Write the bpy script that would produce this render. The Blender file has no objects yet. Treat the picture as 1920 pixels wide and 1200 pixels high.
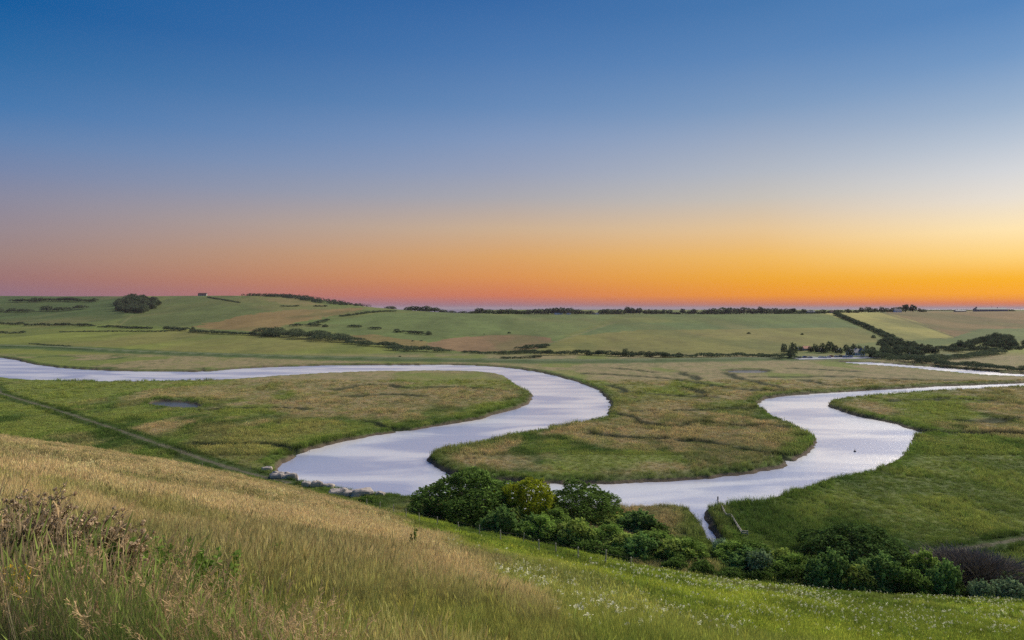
import bpy, math, random
import numpy as np
from mathutils import Vector, Matrix

S = bpy.context.scene
COL = S.collection
R = np.random.default_rng(7)
random.seed(7)
HC = 46.6            # eye height above the river plain, metres
F = 1280.0           # focal length in photograph pixels
HZ = 578.0           # photograph row of the true horizon

# ------------------------------------------------------------------ camera
cam_d = bpy.data.cameras.new('camera')
cam = bpy.data.objects.new('camera', cam_d)
COL.objects.link(cam)
cam.location = (0, 0, HC)
cam.rotation_euler = (math.radians(90), 0, 0)
cam_d.sensor_width = 36.0
cam_d.lens = 36.0 * F / 1920.0
cam_d.shift_y = -22.0 / 1920.0
cam_d.clip_start = 0.1
cam_d.clip_end = 120000.0
S.camera = cam

# ------------------------------------------------------------------ sky
SUN_AZ, SUN_EL = 52.0, 38.0

def lin(c):
    return tuple(((v / 255.0) / 12.92 if v / 255.0 <= 0.04045 else ((v / 255.0 + 0.055) / 1.055) ** 2.4) for v in c)

world = bpy.data.worlds.new('World')
S.world = world
world.use_nodes = True
wn, wl = world.node_tree.nodes, world.node_tree.links
wn.clear()

def wmath(op, a, b=None, c=None):
    n = wn.new('ShaderNodeMath'); n.operation = op
    for i, v in enumerate((a, b, c)):
        if v is None: continue
        if isinstance(v, (int, float)): n.inputs[i].default_value = v
        else: wl.new(v, n.inputs[i])
    return n.outputs[0]

PYS = [0, 100, 200, 260, 320, 370, 430, 480, 520, 555, 568, 580]
SKY = {  # one vertical profile of the dusk sky per angle from the sunset point
    89: (-.73, [(18,88,150),(44,102,158),(68,116,168),(94,126,169),(115,130,163),(132,133,153),(146,132,138),(152,125,120),(150,110,108),(136,102,118),(126,100,128),(120,102,138)]),
    52: (0.0, [(54,102,160),(74,117,170),(100,134,178),(125,147,182),(145,155,178),(165,163,168),(198,170,140),(210,158,100),(212,142,78),(202,116,78),(170,108,104),(132,100,118)]),
    32: (.367, [(68,115,168),(90,130,178),(122,150,185),(150,165,188),(172,178,188),(192,186,178),(222,190,145),(232,180,94),(232,164,46),(232,144,24),(206,116,56),(158,106,98)]),
    16: (.727, [(80,127,180),(110,147,190),(150,172,198),(178,190,205),(205,207,210),(224,216,204),(248,222,170),(248,205,118),(244,176,30),(246,160,0),(222,118,30),(190,112,78)]),
    0: (.727, [(98,142,192),(132,165,204),(174,192,212),(202,208,216),(226,224,220),(242,232,214),(255,236,188),(255,220,130),(252,188,48),(248,170,12),(226,130,50),(204,124,90)]),
}
tc = wn.new('ShaderNodeTexCoord')
sep = wn.new('ShaderNodeSeparateXYZ')
wl.new(tc.outputs['Generated'], sep.inputs[0])
hor = wmath('SQRT', wmath('ADD', wmath('MULTIPLY', sep.outputs[0], sep.outputs[0]), wmath('MULTIPLY', sep.outputs[1], sep.outputs[1])))
tanel = wmath('DIVIDE', sep.outputs[2], wmath('MAXIMUM', hor, 0.001))
fac = wmath('MINIMUM', wmath('MAXIMUM', wmath('DIVIDE', tanel, 1.5), 0.0), 1.0)
az = wmath('ARCTAN2', sep.outputs[0], sep.outputs[1])
dlt = wmath('SUBTRACT', az, math.radians(SUN_AZ))
cosd = wmath('COSINE', dlt)
delta = wmath('MULTIPLY', wmath('ARCCOSINE', wmath('MINIMUM', wmath('MAXIMUM', cosd, -1.0), 1.0)), 180 / math.pi)

def sky_ramp(u, cols):
    r = wn.new('ShaderNodeValToRGB')
    r.color_ramp.interpolation = 'LINEAR'
    st = []
    for py, c in zip(PYS, cols):
        st.append((max(0.0, (HZ - py) / F / math.sqrt(1 + u * u)) / 1.5, lin(c)))
    st.sort(key=lambda s: s[0])
    t0 = lin(cols[0])
    st.append((0.62, tuple(v * k for v, k in zip(t0, (0.55, 0.72, 0.85)))))
    st.append((1.0, tuple(v * k for v, k in zip(t0, (0.45, 0.62, 0.8)))))
    el = r.color_ramp.elements
    el[0].position = 0.0; el[0].color = (*st[0][1], 1)
    el[1].position = 1.0; el[1].color = (*st[-1][1], 1)
    for p, c in st[1:-1]:
        e = el.new(min(max(p, 0.0), 1.0)); e.color = (*c, 1)
    wl.new(fac, r.inputs[0])
    return r.outputs[0]

keys = sorted(SKY)
cur = sky_ramp(*SKY[keys[0]])
for k0, k1 in zip(keys, keys[1:]):
    mr = wn.new('ShaderNodeMapRange'); mr.interpolation_type = 'LINEAR'
    wl.new(delta, mr.inputs[0])
    mr.inputs[1].default_value = k0; mr.inputs[2].default_value = k1
    mx = wn.new('ShaderNodeMix'); mx.data_type = 'RGBA'
    wl.new(mr.outputs[0], mx.inputs[0])
    wl.new(cur, mx.inputs[6]); wl.new(sky_ramp(*SKY[k1]), mx.inputs[7])
    cur = mx.outputs[2]
bg = wn.new('ShaderNodeBackground'); bg.inputs[1].default_value = 1.0
wl.new(cur, bg.inputs[0])
wo = wn.new('ShaderNodeOutputWorld'); wl.new(bg.outputs[0], wo.inputs[0])

# ------------------------------------------------------------------ the last glow of the sun, very soft
sd = bpy.data.lights.new('sun', 'SUN')
sd.energy = 4.4
sd.angle = math.radians(36)
sd.color = (1.0, 0.92, 0.78)
sun = bpy.data.objects.new('sun', sd)
COL.objects.link(sun)
a_, e_ = math.radians(SUN_AZ), math.radians(SUN_EL)
sv = Vector((math.sin(a_) * math.cos(e_), math.cos(a_) * math.cos(e_), math.sin(e_)))
sun.rotation_euler = sv.to_track_quat('Z', 'Y').to_euler()
sun.location = (200, 150, 200)

S.view_settings.view_transform = 'Standard'
S.view_settings.look = 'None'
S.view_settings.exposure = 0.12
S.view_settings.gamma = 1.0
S.view_settings.use_curve_mapping = False
S.render.engine = 'CYCLES'
S.cycles.use_denoising = False
S.cycles.max_bounces = 5
S.cycles.diffuse_bounces = 2
S.cycles.glossy_bounces = 2
S.cycles.transmission_bounces = 3
S.cycles.transparent_max_bounces = 4

# ------------------------------------------------------------------ helpers
def smooth(a, b, v):
    t = np.clip((v - a) / (b - a), 0, 1)
    return t * t * (3 - 2 * t)

def _hash(ix, iy, seed):
    h = (ix.astype(np.int64) * 374761393 + iy.astype(np.int64) * 668265263 + seed * 974634777) & 0xffffffff
    h = ((h ^ (h >> 13)) * 1274126177) & 0xffffffff
    return ((h ^ (h >> 16)) & 0xffff) / 65535.0

def vnoise(x, y, seed=0):
    ix, iy = np.floor(x), np.floor(y)
    fx, fy = x - ix, y - iy
    fx = fx * fx * (3 - 2 * fx); fy = fy * fy * (3 - 2 * fy)
    a, b = _hash(ix, iy, seed), _hash(ix + 1, iy, seed)
    c, d = _hash(ix, iy + 1, seed), _hash(ix + 1, iy + 1, seed)
    return (a + (b - a) * fx) * (1 - fy) + (c + (d - c) * fx) * fy

def fbm(x, y, seed=0, oct=4):
    s, amp, t = 0.0, 0.5, 0.0
    for o in range(oct):
        s = s + amp * vnoise(x * 2 ** o + o * 17.3, y * 2 ** o - o * 9.1, seed + o)
        t += amp; amp *= 0.5
    return s / t      # 0..1, mean .5

def make_mesh(name, V, Fs, mats=(), smooth_sh=False, attrs=None):
    """V (n,3); Fs a list of (m,k) integer arrays; attrs {name: (kind, domain, array)}"""
    me = bpy.data.meshes.new(name)
    V = np.asarray(V, np.float32)
    Fs = [np.asarray(f, np.int32) for f in (Fs if isinstance(Fs, list) else [Fs]) if len(f)]
    me.vertices.add(len(V)); me.vertices.foreach_set('co', V.ravel())
    nl = sum(f.size for f in Fs); npol = sum(len(f) for f in Fs)
    me.loops.add(nl); me.polygons.add(npol)
    me.loops.foreach_set('vertex_index', np.concatenate([f.ravel() for f in Fs]))
    tot = np.concatenate([np.full(len(f), f.shape[1], np.int32) for f in Fs])
    start = np.concatenate([[0], np.cumsum(tot)[:-1]]).astype(np.int32)
    me.polygons.foreach_set('loop_start', start)
    me.polygons.foreach_set('loop_total', tot)
    me.polygons.foreach_set('use_smooth', np.full(npol, smooth_sh))
    for k, (kind, dom, arr) in (attrs or {}).items():
        at_ = me.attributes.new(k, kind, dom)
        arr = np.asarray(arr, np.float32)
        if kind == 'FLOAT_COLOR':
            if arr.shape[1] == 3: arr = np.concatenate([arr, np.ones((len(arr), 1), np.float32)], 1)
            at_.data.foreach_set('color', arr.ravel())
        elif kind == 'FLOAT_VECTOR': at_.data.foreach_set('vector', arr.ravel())
        else: at_.data.foreach_set('value', arr.ravel())
    for m in mats: me.materials.append(m)
    me.update(calc_edges=True); me.validate()
    return me

def link(name, data, parent=None):
    o = bpy.data.objects.new(name, data)
    COL.objects.link(o)
    if parent is not None: o.parent = parent
    return o

def tag(o, label=None, cat=None, group=None, kind=None):
    if label: o['label'] = label
    if cat: o['category'] = cat
    if group: o['group'] = group
    if kind: o['kind'] = kind
    return o

def thing(name, label, cat, loc=(0, 0, 0), rz=0.0, group=None, sc=(1, 1, 1)):
    o = link(name, None)
    o.location = loc; o.rotation_euler = (0, 0, rz); o.scale = sc
    return tag(o, label, cat, group)

def copy_tree(o, loc, rz, sc, label=None, group=None):
    c = o.copy(); COL.objects.link(c)
    c.location = loc; c.rotation_euler = (0, 0, rz); c.scale = sc
    if label: c['label'] = label
    if group: c['group'] = group
    elif 'group' in c: del c['group']
    for ch in o.children:
        d = ch.copy(); COL.objects.link(d); d.parent = c
        for g in ch.children:
            h = g.copy(); COL.objects.link(h); h.parent = d
    return c

class MB:
    """collects boxes, prisms, tubes and free faces into one mesh"""
    def __init__(s): s.v = []; s.f = {3: [], 4: []}
    def n(s): return len(s.v)
    def poly(s, pts):
        i = s.n(); s.v += [tuple(p) for p in pts]
        if len(pts) == 4: s.f[4].append((i, i + 1, i + 2, i + 3))
        else:
            for k in range(1, len(pts) - 1): s.f[3].append((i, i + k, i + k + 1))
    def box(s, x0, y0, z0, x1, y1, z1, tx=0.0, ty=0.0):
        i = s.n()
        s.v += [(x0, y0, z0), (x1, y0, z0), (x1, y1, z0), (x0, y1, z0),
                (x0 + tx, y0 + ty, z1), (x1 - tx, y0 + ty, z1), (x1 - tx, y1 - ty, z1), (x0 + tx, y1 - ty, z1)]
        for q in ((0, 3, 2, 1), (4, 5, 6, 7), (0, 1, 5, 4), (1, 2, 6, 5), (2, 3, 7, 6), (3, 0, 4, 7)):
            s.f[4].append(tuple(i + k for k in q))
    def tube(s, pts, rad, k=6):
        pts = [Vector(p) for p in pts]
        base = s.n()
        for j, p in enumerate(pts):
            d = (pts[min(j + 1, len(pts) - 1)] - pts[max(j - 1, 0)])
            if d.length < 1e-6: d = Vector((0, 0, 1))
            d.normalize()
            a = d.orthogonal().normalized(); b = d.cross(a)
            r = rad[j] if hasattr(rad, '__len__') else rad
            for q in range(k):
                t = 2 * math.pi * q / k
                s.v.append(tuple(p + a * (r * math.cos(t)) + b * (r * math.sin(t))))
        for j in range(len(pts) - 1):
            for q in range(k):
                s.f[4].append((base + j * k + q, base + j * k + (q + 1) % k, base + (j + 1) * k + (q + 1) % k, base + (j + 1) * k + q))
        for off in (0, (len(pts) - 1) * k):
            for q in range(1, k - 1): s.f[3].append((base + off, base + off + q, base + off + q + 1))
    def disc(s, c, r, axis='y', k=12, depth=0.1):
        c = Vector(c); a = {'y': Vector((0, 1, 0)), 'x': Vector((1, 0, 0)), 'z': Vector((0, 0, 1))}[axis]
        s.tube([c - a * depth / 2, c + a * depth / 2], r, k)
    def build(s, name, mat, parent=None, sm=False):
        me = make_mesh(name, np.array(s.v), [np.array(s.f[4]).reshape(-1, 4), np.array(s.f[3]).reshape(-1, 3)], [mat], sm)
        return link(name, me, parent)

# ------------------------------------------------------------------ materials
def mat_new(name):
    m = bpy.data.materials.new(name); m.use_nodes = True
    nt = m.node_tree; nt.nodes.clear()
    out = nt.nodes.new('ShaderNodeOutputMaterial')
    return m, nt, out

def plain(name, col, rough=0.7, metal=0.0, noise=0.15, scale=4.0):
    m, nt, out = mat_new(name)
    b = nt.nodes.new('ShaderNodeBsdfPrincipled')
    b.inputs['Roughness'].default_value = rough
    b.inputs['Metallic'].default_value = metal
    t = nt.nodes.new('ShaderNodeTexCoord')
    n = nt.nodes.new('ShaderNodeTexNoise'); n.inputs['Scale'].default_value = scale; n.inputs['Detail'].default_value = 5
    nt.links.new(t.outputs['Object'], n.inputs['Vector'])
    mr = nt.nodes.new('ShaderNodeMapRange')
    mr.inputs[3].default_value = 1 - noise * 2; mr.inputs[4].default_value = 1 + noise * 2
    nt.links.new(n.outputs[0], mr.inputs[0])
    mx = nt.nodes.new('ShaderNodeMix'); mx.data_type = 'RGBA'; mx.blend_type = 'MULTIPLY'; mx.inputs[0].default_value = 1
    mx.inputs[6].default_value = (*col, 1)
    nt.links.new(mr.outputs[0], mx.inputs[7])
    nt.links.new(mx.outputs[2], b.inputs['Base Color'])
    nt.links.new(b.outputs[0], out.inputs[0])
    return m

def ground_mat(name, scales, amp, bump_scale, bump_dist, rough=0.95):
    m, nt, out = mat_new(name)
    N, L = nt.nodes, nt.links
    at_ = N.new('ShaderNodeAttribute'); at_.attribute_name = 'col'
    t = N.new('ShaderNodeTexCoord')
    cur = at_.outputs['Color']
    for sc, am, stretch in zip(scales, amp, (1, 1, 1)):
        n = N.new('ShaderNodeTexNoise'); n.inputs['Scale'].default_value = sc; n.inputs['Detail'].default_value = 6; n.inputs['Roughness'].default_value = 0.65
        L.new(t.outputs['Object'], n.inputs['Vector'])
        mr = N.new('ShaderNodeMapRange'); mr.inputs[1].default_value = 0.25; mr.inputs[2].default_value = 0.75
        mr.inputs[3].default_value = 1 - am; mr.inputs[4].default_value = 1 + am
        L.new(n.outputs[0], mr.inputs[0])
        mx = N.new('ShaderNodeMix'); mx.data_type = 'RGBA'; mx.blend_type = 'MULTIPLY'; mx.inputs[0].default_value = 1
        L.new(cur, mx.inputs[6]); L.new(mr.outputs[0], mx.inputs[7]); cur = mx.outputs[2]
    b = N.new('ShaderNodeBsdfPrincipled'); b.inputs['Roughness'].default_value = rough
    b.inputs['Specular IOR Level'].default_value = 0.15
    L.new(cur, b.inputs['Base Color'])
    n2 = N.new('ShaderNodeTexNoise'); n2.inputs['Scale'].default_value = bump_scale; n2.inputs['Detail'].default_value = 8; n2.inputs['Roughness'].default_value = 0.7
    L.new(t.outputs['Object'], n2.inputs['Vector'])
    bp = N.new('ShaderNodeBump'); bp.inputs['Distance'].default_value = bump_dist; bp.inputs['Strength'].default_value = 0.8
    L.new(n2.outputs[0], bp.inputs['Height'])
    L.new(bp.outputs[0], b.inputs['Normal'])
    L.new(b.outputs[0], out.inputs[0])
    return m

def leaf_mat(name, col, trans=0.3, var=0.35, rough=0.55, col2=None):
    """leaves: colour varies leaf by leaf through the attribute 'v' of the leaf"""
    m, nt, out = mat_new(name)
    N, L = nt.nodes, nt.links
    at_ = N.new('ShaderNodeAttribute'); at_.attribute_name = 'v'
    c2 = col2 or tuple(min(1, c * (1 + var)) for c in col)
    mx = N.new('ShaderNodeMix'); mx.data_type = 'RGBA'
    mx.inputs[6].default_value = (*[c * (1 - var) for c in col], 1)
    mx.inputs[7].default_value = (*c2, 1)
    L.new(at_.outputs['Fac'], mx.inputs[0])
    oi = N.new('ShaderNodeObjectInfo')
    hs = N.new('ShaderNodeHueSaturation')
    mr = N.new('ShaderNodeMapRange'); mr.inputs[3].default_value = 0.8; mr.inputs[4].default_value = 1.2
    L.new(oi.outputs['Random'], mr.inputs[0]); L.new(mr.outputs[0], hs.inputs['Value'])
    L.new(mx.outputs[2], hs.inputs['Color'])
    d = N.new('ShaderNodeBsdfDiffuse'); L.new(hs.outputs[0], d.inputs[0])
    tr = N.new('ShaderNodeBsdfTranslucent'); L.new(hs.outputs[0], tr.inputs['Color'])
    ms = N.new('ShaderNodeMixShader'); ms.inputs[0].default_value = trans
    L.new(d.outputs[0], ms.inputs[1]); L.new(tr.outputs[0], ms.inputs[2])
    L.new(ms.outputs[0], out.inputs[0])
    return m

def blade_mat(name, head=(1.25, 1.15, 1.0), trans=0.3):
    """grass: colour of the tuft comes from where it grows ('tint'), seed heads paler ('v')"""
    m, nt, out = mat_new(name)
    N, L = nt.nodes, nt.links
    at_ = N.new('ShaderNodeAttribute'); at_.attribute_type = 'INSTANCER'; at_.attribute_name = 'tint'
    av = N.new('ShaderNodeAttribute'); av.attribute_name = 'v'
    hd = N.new('ShaderNodeMix'); hd.data_type = 'RGBA'; hd.blend_type = 'MIX'
    hd.inputs[6].default_value = (0.72, 0.75, 0.72, 1); hd.inputs[7].default_value = (*head, 1)
    L.new(av.outputs['Fac'], hd.inputs[0])
    mx = N.new('ShaderNodeMix'); mx.data_type = 'RGBA'; mx.blend_type = 'MULTIPLY'; mx.inputs[0].default_value = 1
    L.new(at_.outputs['Color'], mx.inputs[6]); L.new(hd.outputs[2], mx.inputs[7])
    d = N.new('ShaderNodeBsdfDiffuse'); L.new(mx.outputs[2], d.inputs[0])
    tr = N.new('ShaderNodeBsdfTranslucent'); L.new(mx.outputs[2], tr.inputs['Color'])
    ms = N.new('ShaderNodeMixShader'); ms.inputs[0].default_value = trans
    L.new(d.outputs[0], ms.inputs[1]); L.new(tr.outputs[0], ms.inputs[2])
    L.new(ms.outputs[0], out.inputs[0])
    return m

M = {}
M['hill'] = ground_mat('hill_turf', (0.35, 3.0, 22.0), (0.12, 0.22, 0.25), 9.0, 0.12)
M['marsh'] = ground_mat('marsh_turf', (0.12, 0.7, 3.5), (0.18, 0.3, 0.3), 1.6, 0.5)
M['downs'] = ground_mat('field_turf', (0.02, 0.08, 0.4), (0.14, 0.18, 0.2), 0.25, 0.5)
M['bark'] = plain('bark', (0.06, 0.05, 0.04), 0.9, scale=8)
M['leaf_dark'] = leaf_mat('leaf_dark', (0.14, 0.225, 0.05), 0.65)
M['leaf_dome'] = leaf_mat('leaf_dome', (0.085, 0.14, 0.035), 0.3, .6)
M['leaf_olive'] = leaf_mat('leaf_olive', (0.32, 0.40, 0.085), 0.35, 0.4)
M['leaf_mid'] = leaf_mat('leaf_mid', (0.28, 0.41, 0.085), 0.6)
M['leaf_blue'] = leaf_mat('leaf_blue', (0.20, 0.32, 0.085), 0.35)
M['leaf_yellow'] = leaf_mat('leaf_yellow', (0.40, 0.45, 0.035), 0.45)
M['leaf_pale'] = leaf_mat('leaf_pale', (0.27, 0.37, 0.18), 0.3)
M['leaf_far'] = leaf_mat('leaf_far', (0.11, 0.14, 0.075), 0.25)
M['leaf_ridge'] = leaf_mat('leaf_ridge', (0.08, 0.1, 0.062), 0.15)
M['twig_purple'] = leaf_mat('twig_purple', (0.19, 0.16, 0.125), 0.0, 0.3)
M['blade'] = blade_mat('grass_blade')
M['wood'] = plain('weathered_wood', (0.36, 0.32, 0.27), 0.85, scale=10)
M['wood_dark'] = plain('wet_wood', (0.06, 0.05, 0.042), 0.8, scale=10)
M['rock'] = plain('pale_concrete', (0.44, 0.37, 0.31), 0.9, noise=0.2, scale=1.2)
M['white'] = plain('white_paint', (0.86, 0.86, 0.86), 0.6, noise=0.05)
M['tile'] = plain('roof_tile', (0.15, 0.075, 0.055), 0.8)
M['slate'] = plain('slate', (0.16, 0.165, 0.18), 0.7)
M['flint'] = plain('flint_wall', (0.36, 0.33, 0.30), 0.85)
M['orange'] = plain('orange_sheet', (0.5, 0.11, 0.03), 0.6)
M['glass'] = plain('dark_glass', (0.02, 0.025, 0.03), 0.08, noise=0.02)
M['rubber'] = plain('rubber', (0.02, 0.02, 0.02), 0.8)
M['path'] = plain('trodden_chalk', (0.30, 0.25, 0.19), 0.95, noise=0.2, scale=0.8)
M['asphalt'] = plain('asphalt', (0.32, 0.32, 0.34), 0.9)
M['seed'] = leaf_mat('thistle_seed', (0.56, 0.42, 0.26), 0.2, 0.4)
M['stalk'] = leaf_mat('dry_stalk', (0.38, 0.29, 0.16), 0.1, 0.4)
M['petal'] = leaf_mat('white_petal', (0.82, 0.79, 0.55), 0.3, 0.1)
M['petal_y'] = leaf_mat('yellow_petal', (0.75, 0.5, 0.03), 0.3, 0.2)

# ------------------------------------------------------------------ the shape of the land
HC_FIT = [45.813, -23.782, -30.459, 18.16, -16.943, 5.346, -6.828, -10.146, -5.961, -1.642, -5.093, 27.096]
def z_hill0(x, y):
    x = np.clip(np.asarray(x, float), -330, 150) / 100; y = np.clip(np.asarray(y, float), -60, 330) / 100
    r = np.sqrt(x * x + y * y + .02)
    c = HC_FIT
    z = (c[0] + c[1] * x + c[2] * y + c[3] * x * x + c[4] * x * y + c[5] * y * y + c[6] * r
         + c[7] * x * x * y + c[8] * x * y * y + c[9] * y ** 3 + c[10] * x ** 3 + c[11] * x * r)
    return z
def z_hill(x, y):
    x = np.asarray(x, float); y = np.asarray(y, float)
    d = np.sqrt(x * x + y * y)
    z = z_hill0(x, y)
    z = z + (fbm(x / 28, y / 28, 3, 3) - .5) * 1.3 * smooth(10, 60, d) + (fbm(x / 5, y / 5, 5, 3) - .5) * 0.5 * smooth(3, 20, d)
    return np.maximum(z, -3.0)

def atp(px, py, z=0.3):
    y = (HC - z) * F / (py - HZ)
    return ((px - 960) / F * y, y)

# --- far downs: profiles (photo row, distance) down the picture, per column
PROF = {
 -700: [(660, 740), (625, 1050), (606, 1250), (575, 1650), (549, 2050)],
 0:    [(660, 740), (625, 1050), (608, 1250), (580, 1650), (554, 2050)],
 230:  [(660, 740), (627, 1020), (611, 1200), (580, 1580), (554, 1980)],
 400:  [(662, 740), (630, 950), (615, 1120), (582, 1500), (553, 1900)],
 560:  [(664, 740), (637, 880), (618, 1050), (585, 1480), (554, 1950)],
 640:  [(664, 740), (643, 850), (622, 1020), (590, 1400), (567, 1850)],
 700:  [(664, 740), (650, 810), (622, 1020), (590, 1380), (576, 1750)],
 760:  [(664, 740), (654, 800), (622, 1040), (592, 1360), (580.5, 1650)],
 830:  [(664, 740), (650, 800), (616, 1080), (592, 1380), (585.5, 1560)],
 900:  [(664, 740), (648, 820), (614, 1100), (593, 1380), (588.5, 1500)],
 1000: [(664, 740), (646, 830), (614, 1100), (594, 1360), (590.3, 1460)],
 1200: [(663, 740), (648, 810), (622, 1040), (598, 1300), (590, 1450)],
 1440: [(662, 740), (648, 810), (622, 1040), (598, 1300), (589, 1450)],
 1570: [(662, 740), (645, 830), (615, 1080), (594, 1330), (586.5, 1450)],
 1690: [(663, 740), (650, 820), (634, 980), (600, 1300), (585, 1480)],
 1780: [(663, 740), (652, 830), (636, 990), (602, 1300), (584.5, 1500)],
 1860: [(663, 740), (648, 850), (626, 1000), (600, 1280), (583.5, 1500)],
 1930: [(663, 740), (646, 850), (624, 1010), (600, 1280), (583, 1500)],
 2500: [(663, 740), (646, 850), (618, 1040), (600, 1280), (580, 1500)],
}
YF = np.linspace(700, 3400, 541)
UF = np.linspace(-1.35, 1.25, 521)
_cols = []
for px, pr in PROF.items():
    ys = [700] + [p[1] for p in pr]
    zs = [0.4] + [HC - (p[0] - HZ) / F * p[1] for p in pr]
    zs[1] = 0.6
    zc, yc = zs[-1], ys[-1]
    tail = HC - (580.6 - HZ) / F * 3400 if px >= 900 else (20.0 if px < 700 else -4.0)     # a plateau carries on behind the right hand skyline
    ys += [yc + 120, yc + 420, 3400]; zs += [zc - 1.5, zc - 12, tail]
    z = np.interp(YF, ys, zs)
    k = np.exp(-(np.arange(-24, 25) * 5.0) ** 2 / (2 * 40.0 ** 2)); k /= k.sum()
    zp = np.pad(z, 24, mode='edge')
    _cols.append(np.convolve(zp, k, 'valid'))
_cols = np.array(_cols)
_up = np.array([(p - 960) / F for p in PROF])
ZF = np.empty((len(UF), len(YF)))
for j in range(len(YF)): ZF[:, j] = np.interp(UF, _up, _cols[:, j])
k = np.exp(-(np.arange(-10, 11) * 0.005) ** 2 / (2 * 0.018 ** 2)); k /= k.sum()
ZF = np.apply_along_axis(lambda c: np.convolve(np.pad(c, 10, mode='edge'), k, 'valid'), 0, ZF)

def z_far(x, y):
    y = np.maximum(np.asarray(y, float), 1.0); u = np.clip(np.asarray(x, float) / y, UF[0], UF[-1] - 1e-6)
    fu = (u - UF[0]) / (UF[1] - UF[0]); iu = np.clip(np.floor(fu).astype(int), 0, len(UF) - 2); fu = fu - iu
    fy = np.clip((y - YF[0]) / (YF[1] - YF[0]), 0, len(YF) - 1.001); iy = np.floor(fy).astype(int); fy = fy - iy
    z = (ZF[iu, iy] * (1 - fu) + ZF[iu + 1, iy] * fu) * (1 - fy) + (ZF[iu, iy + 1] * (1 - fu) + ZF[iu + 1, iy + 1] * fu) * fy
    return z

# --- river, traced on the plain
BANK = [(-700,655),(-200,652),(0,671),(60,683),(130,691),(225,696),(330,697),(376,697),(380,693),(384,697),(420,694),(480,690),(560,687),(640,685),(750,684.5),(850,684.5),(900,686),(960,691),(1010,698),(1050,707),(1090,720),(1115,730),(1125,737),(1143,752),(1144,770),(1135,784),(1110,791),(1060,802),(1000,813),(940,825),(880,840),(830,851),(806,858),(803,863),(815,874),(835,886),(866,896),(900,903),(960,906),(1050,909),(1130,909),(1200,907),(1290,902),(1360,896),(1430,886),(1470,878),(1482,869),(1510,858),(1527,846),(1533,832),(1527,818),(1505,806),(1470,790),(1440,773),(1423,764),(1421,758),(1440,748),(1480,742),(1540,738),(1640,732),(1760,725),(1860,721),(1920,719),(2600,698),
 (2600,706),(1920,728),(1840,732),(1760,735),(1690,740),(1620,745),(1570,752),(1550,760),(1572,770),(1620,783),(1680,796),(1700,803),(1740,815),(1722,818),(1705,822),(1700,840),(1690,852),(1660,871),(1630,883),(1600,892),(1540,907),(1490,920),(1430,938),(1385,947),(1340,955),(1318,963),(1331,990),(1350,1026),(1340,1030),(1318,994),(1297,965),(1270,957),(1200,955),(1150,957),(1050,960),(950,955),(830,934),(800,936),(770,933),(750,930),(700,926),(640,918),(600,911),(565,902),(535,895),(525,884),(530,870),(545,861),(560,852),(600,839),(660,825),(740,812),(800,803),(900,786),(925,778),(960,770),(985,760),(997,748),(995,738),(975,725),(950,708),(935,702),(890,698),(820,696.5),(720,697),(640,700),(560,705),(480,710),(400,715),(300,717),(200,718),(100,716),(0,709),(-200,700),(-700,690)]
REACH = [(1560,679.5),(1580,679),(1630,679.5),(1700,684.5),(1800,692),(1860,697),(1920,702),(2300,716),(2300,723),(1920,708),(1850,704.5),(1790,699.5),(1710,692.2),(1650,687),(1610,684.3),(1580,681.4)]
POOLS = [[(285,755),(305,753),(330,754),(355,757),(372,762),(368,767),(340,768),(310,766),(290,761)],
         [(1362,697),(1390,694.5),(1425,695),(1442,698),(1425,701.5),(1390,701.5),(1368,700)]]

def dense(poly, closed=True, n=5):
    """Catmull-Rom through world points"""
    P = np.array(poly, float); out = []
    m = len(P)
    for i in range(m if closed else m - 1):
        p0, p1, p2, p3 = (P[(i + k) % m] if closed else P[min(max(i + k, 0), m - 1)] for k in (-1, 0, 1, 2))
        for t in np.arange(n) / n:
            out.append(0.5 * ((2 * p1) + (p2 - p0) * t + (2 * p0 - 5 * p1 + 4 * p2 - p3) * t * t + (3 * p1 - p0 - 3 * p2 + p3) * t ** 3))
    if not closed: out.append(P[-1])
    return np.array(out)

def seg_dist(x, y, P, closed):
    A = P; B = np.roll(P, -1, 0)
    if not closed: A, B = P[:-1], P[1:]
    out = np.full(x.shape, 1e9, np.float32)
    for a, b in zip(A, B):
        d = b - a; L2 = float(d @ d) + 1e-9
        t = np.clip(((x - a[0]) * d[0] + (y - a[1]) * d[1]) / L2, 0, 1)
        dx = x - (a[0] + t * d[0]); dy = y - (a[1] + t * d[1])
        np.minimum(out, dx * dx + dy * dy, out=out)
    return np.sqrt(out)

def inside(x, y, P):
    c = np.zeros(x.shape, bool)
    A = P; B = np.roll(P, -1, 0)
    for a, b in zip(A, B):
        if a[1] == b[1]: continue
        k = (a[1] > y) != (b[1] > y)
        c ^= k & (x < (b[0] - a[0]) * (y - a[1]) / (b[1] - a[1]) + a[0])
    return c

def sdf(x, y, P):
    """positive on land"""
    x = x.astype(np.float32); y = y.astype(np.float32)
    d = seg_dist(x, y, P, True)
    return np.where(inside(x, y, P), -d, d)

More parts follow.
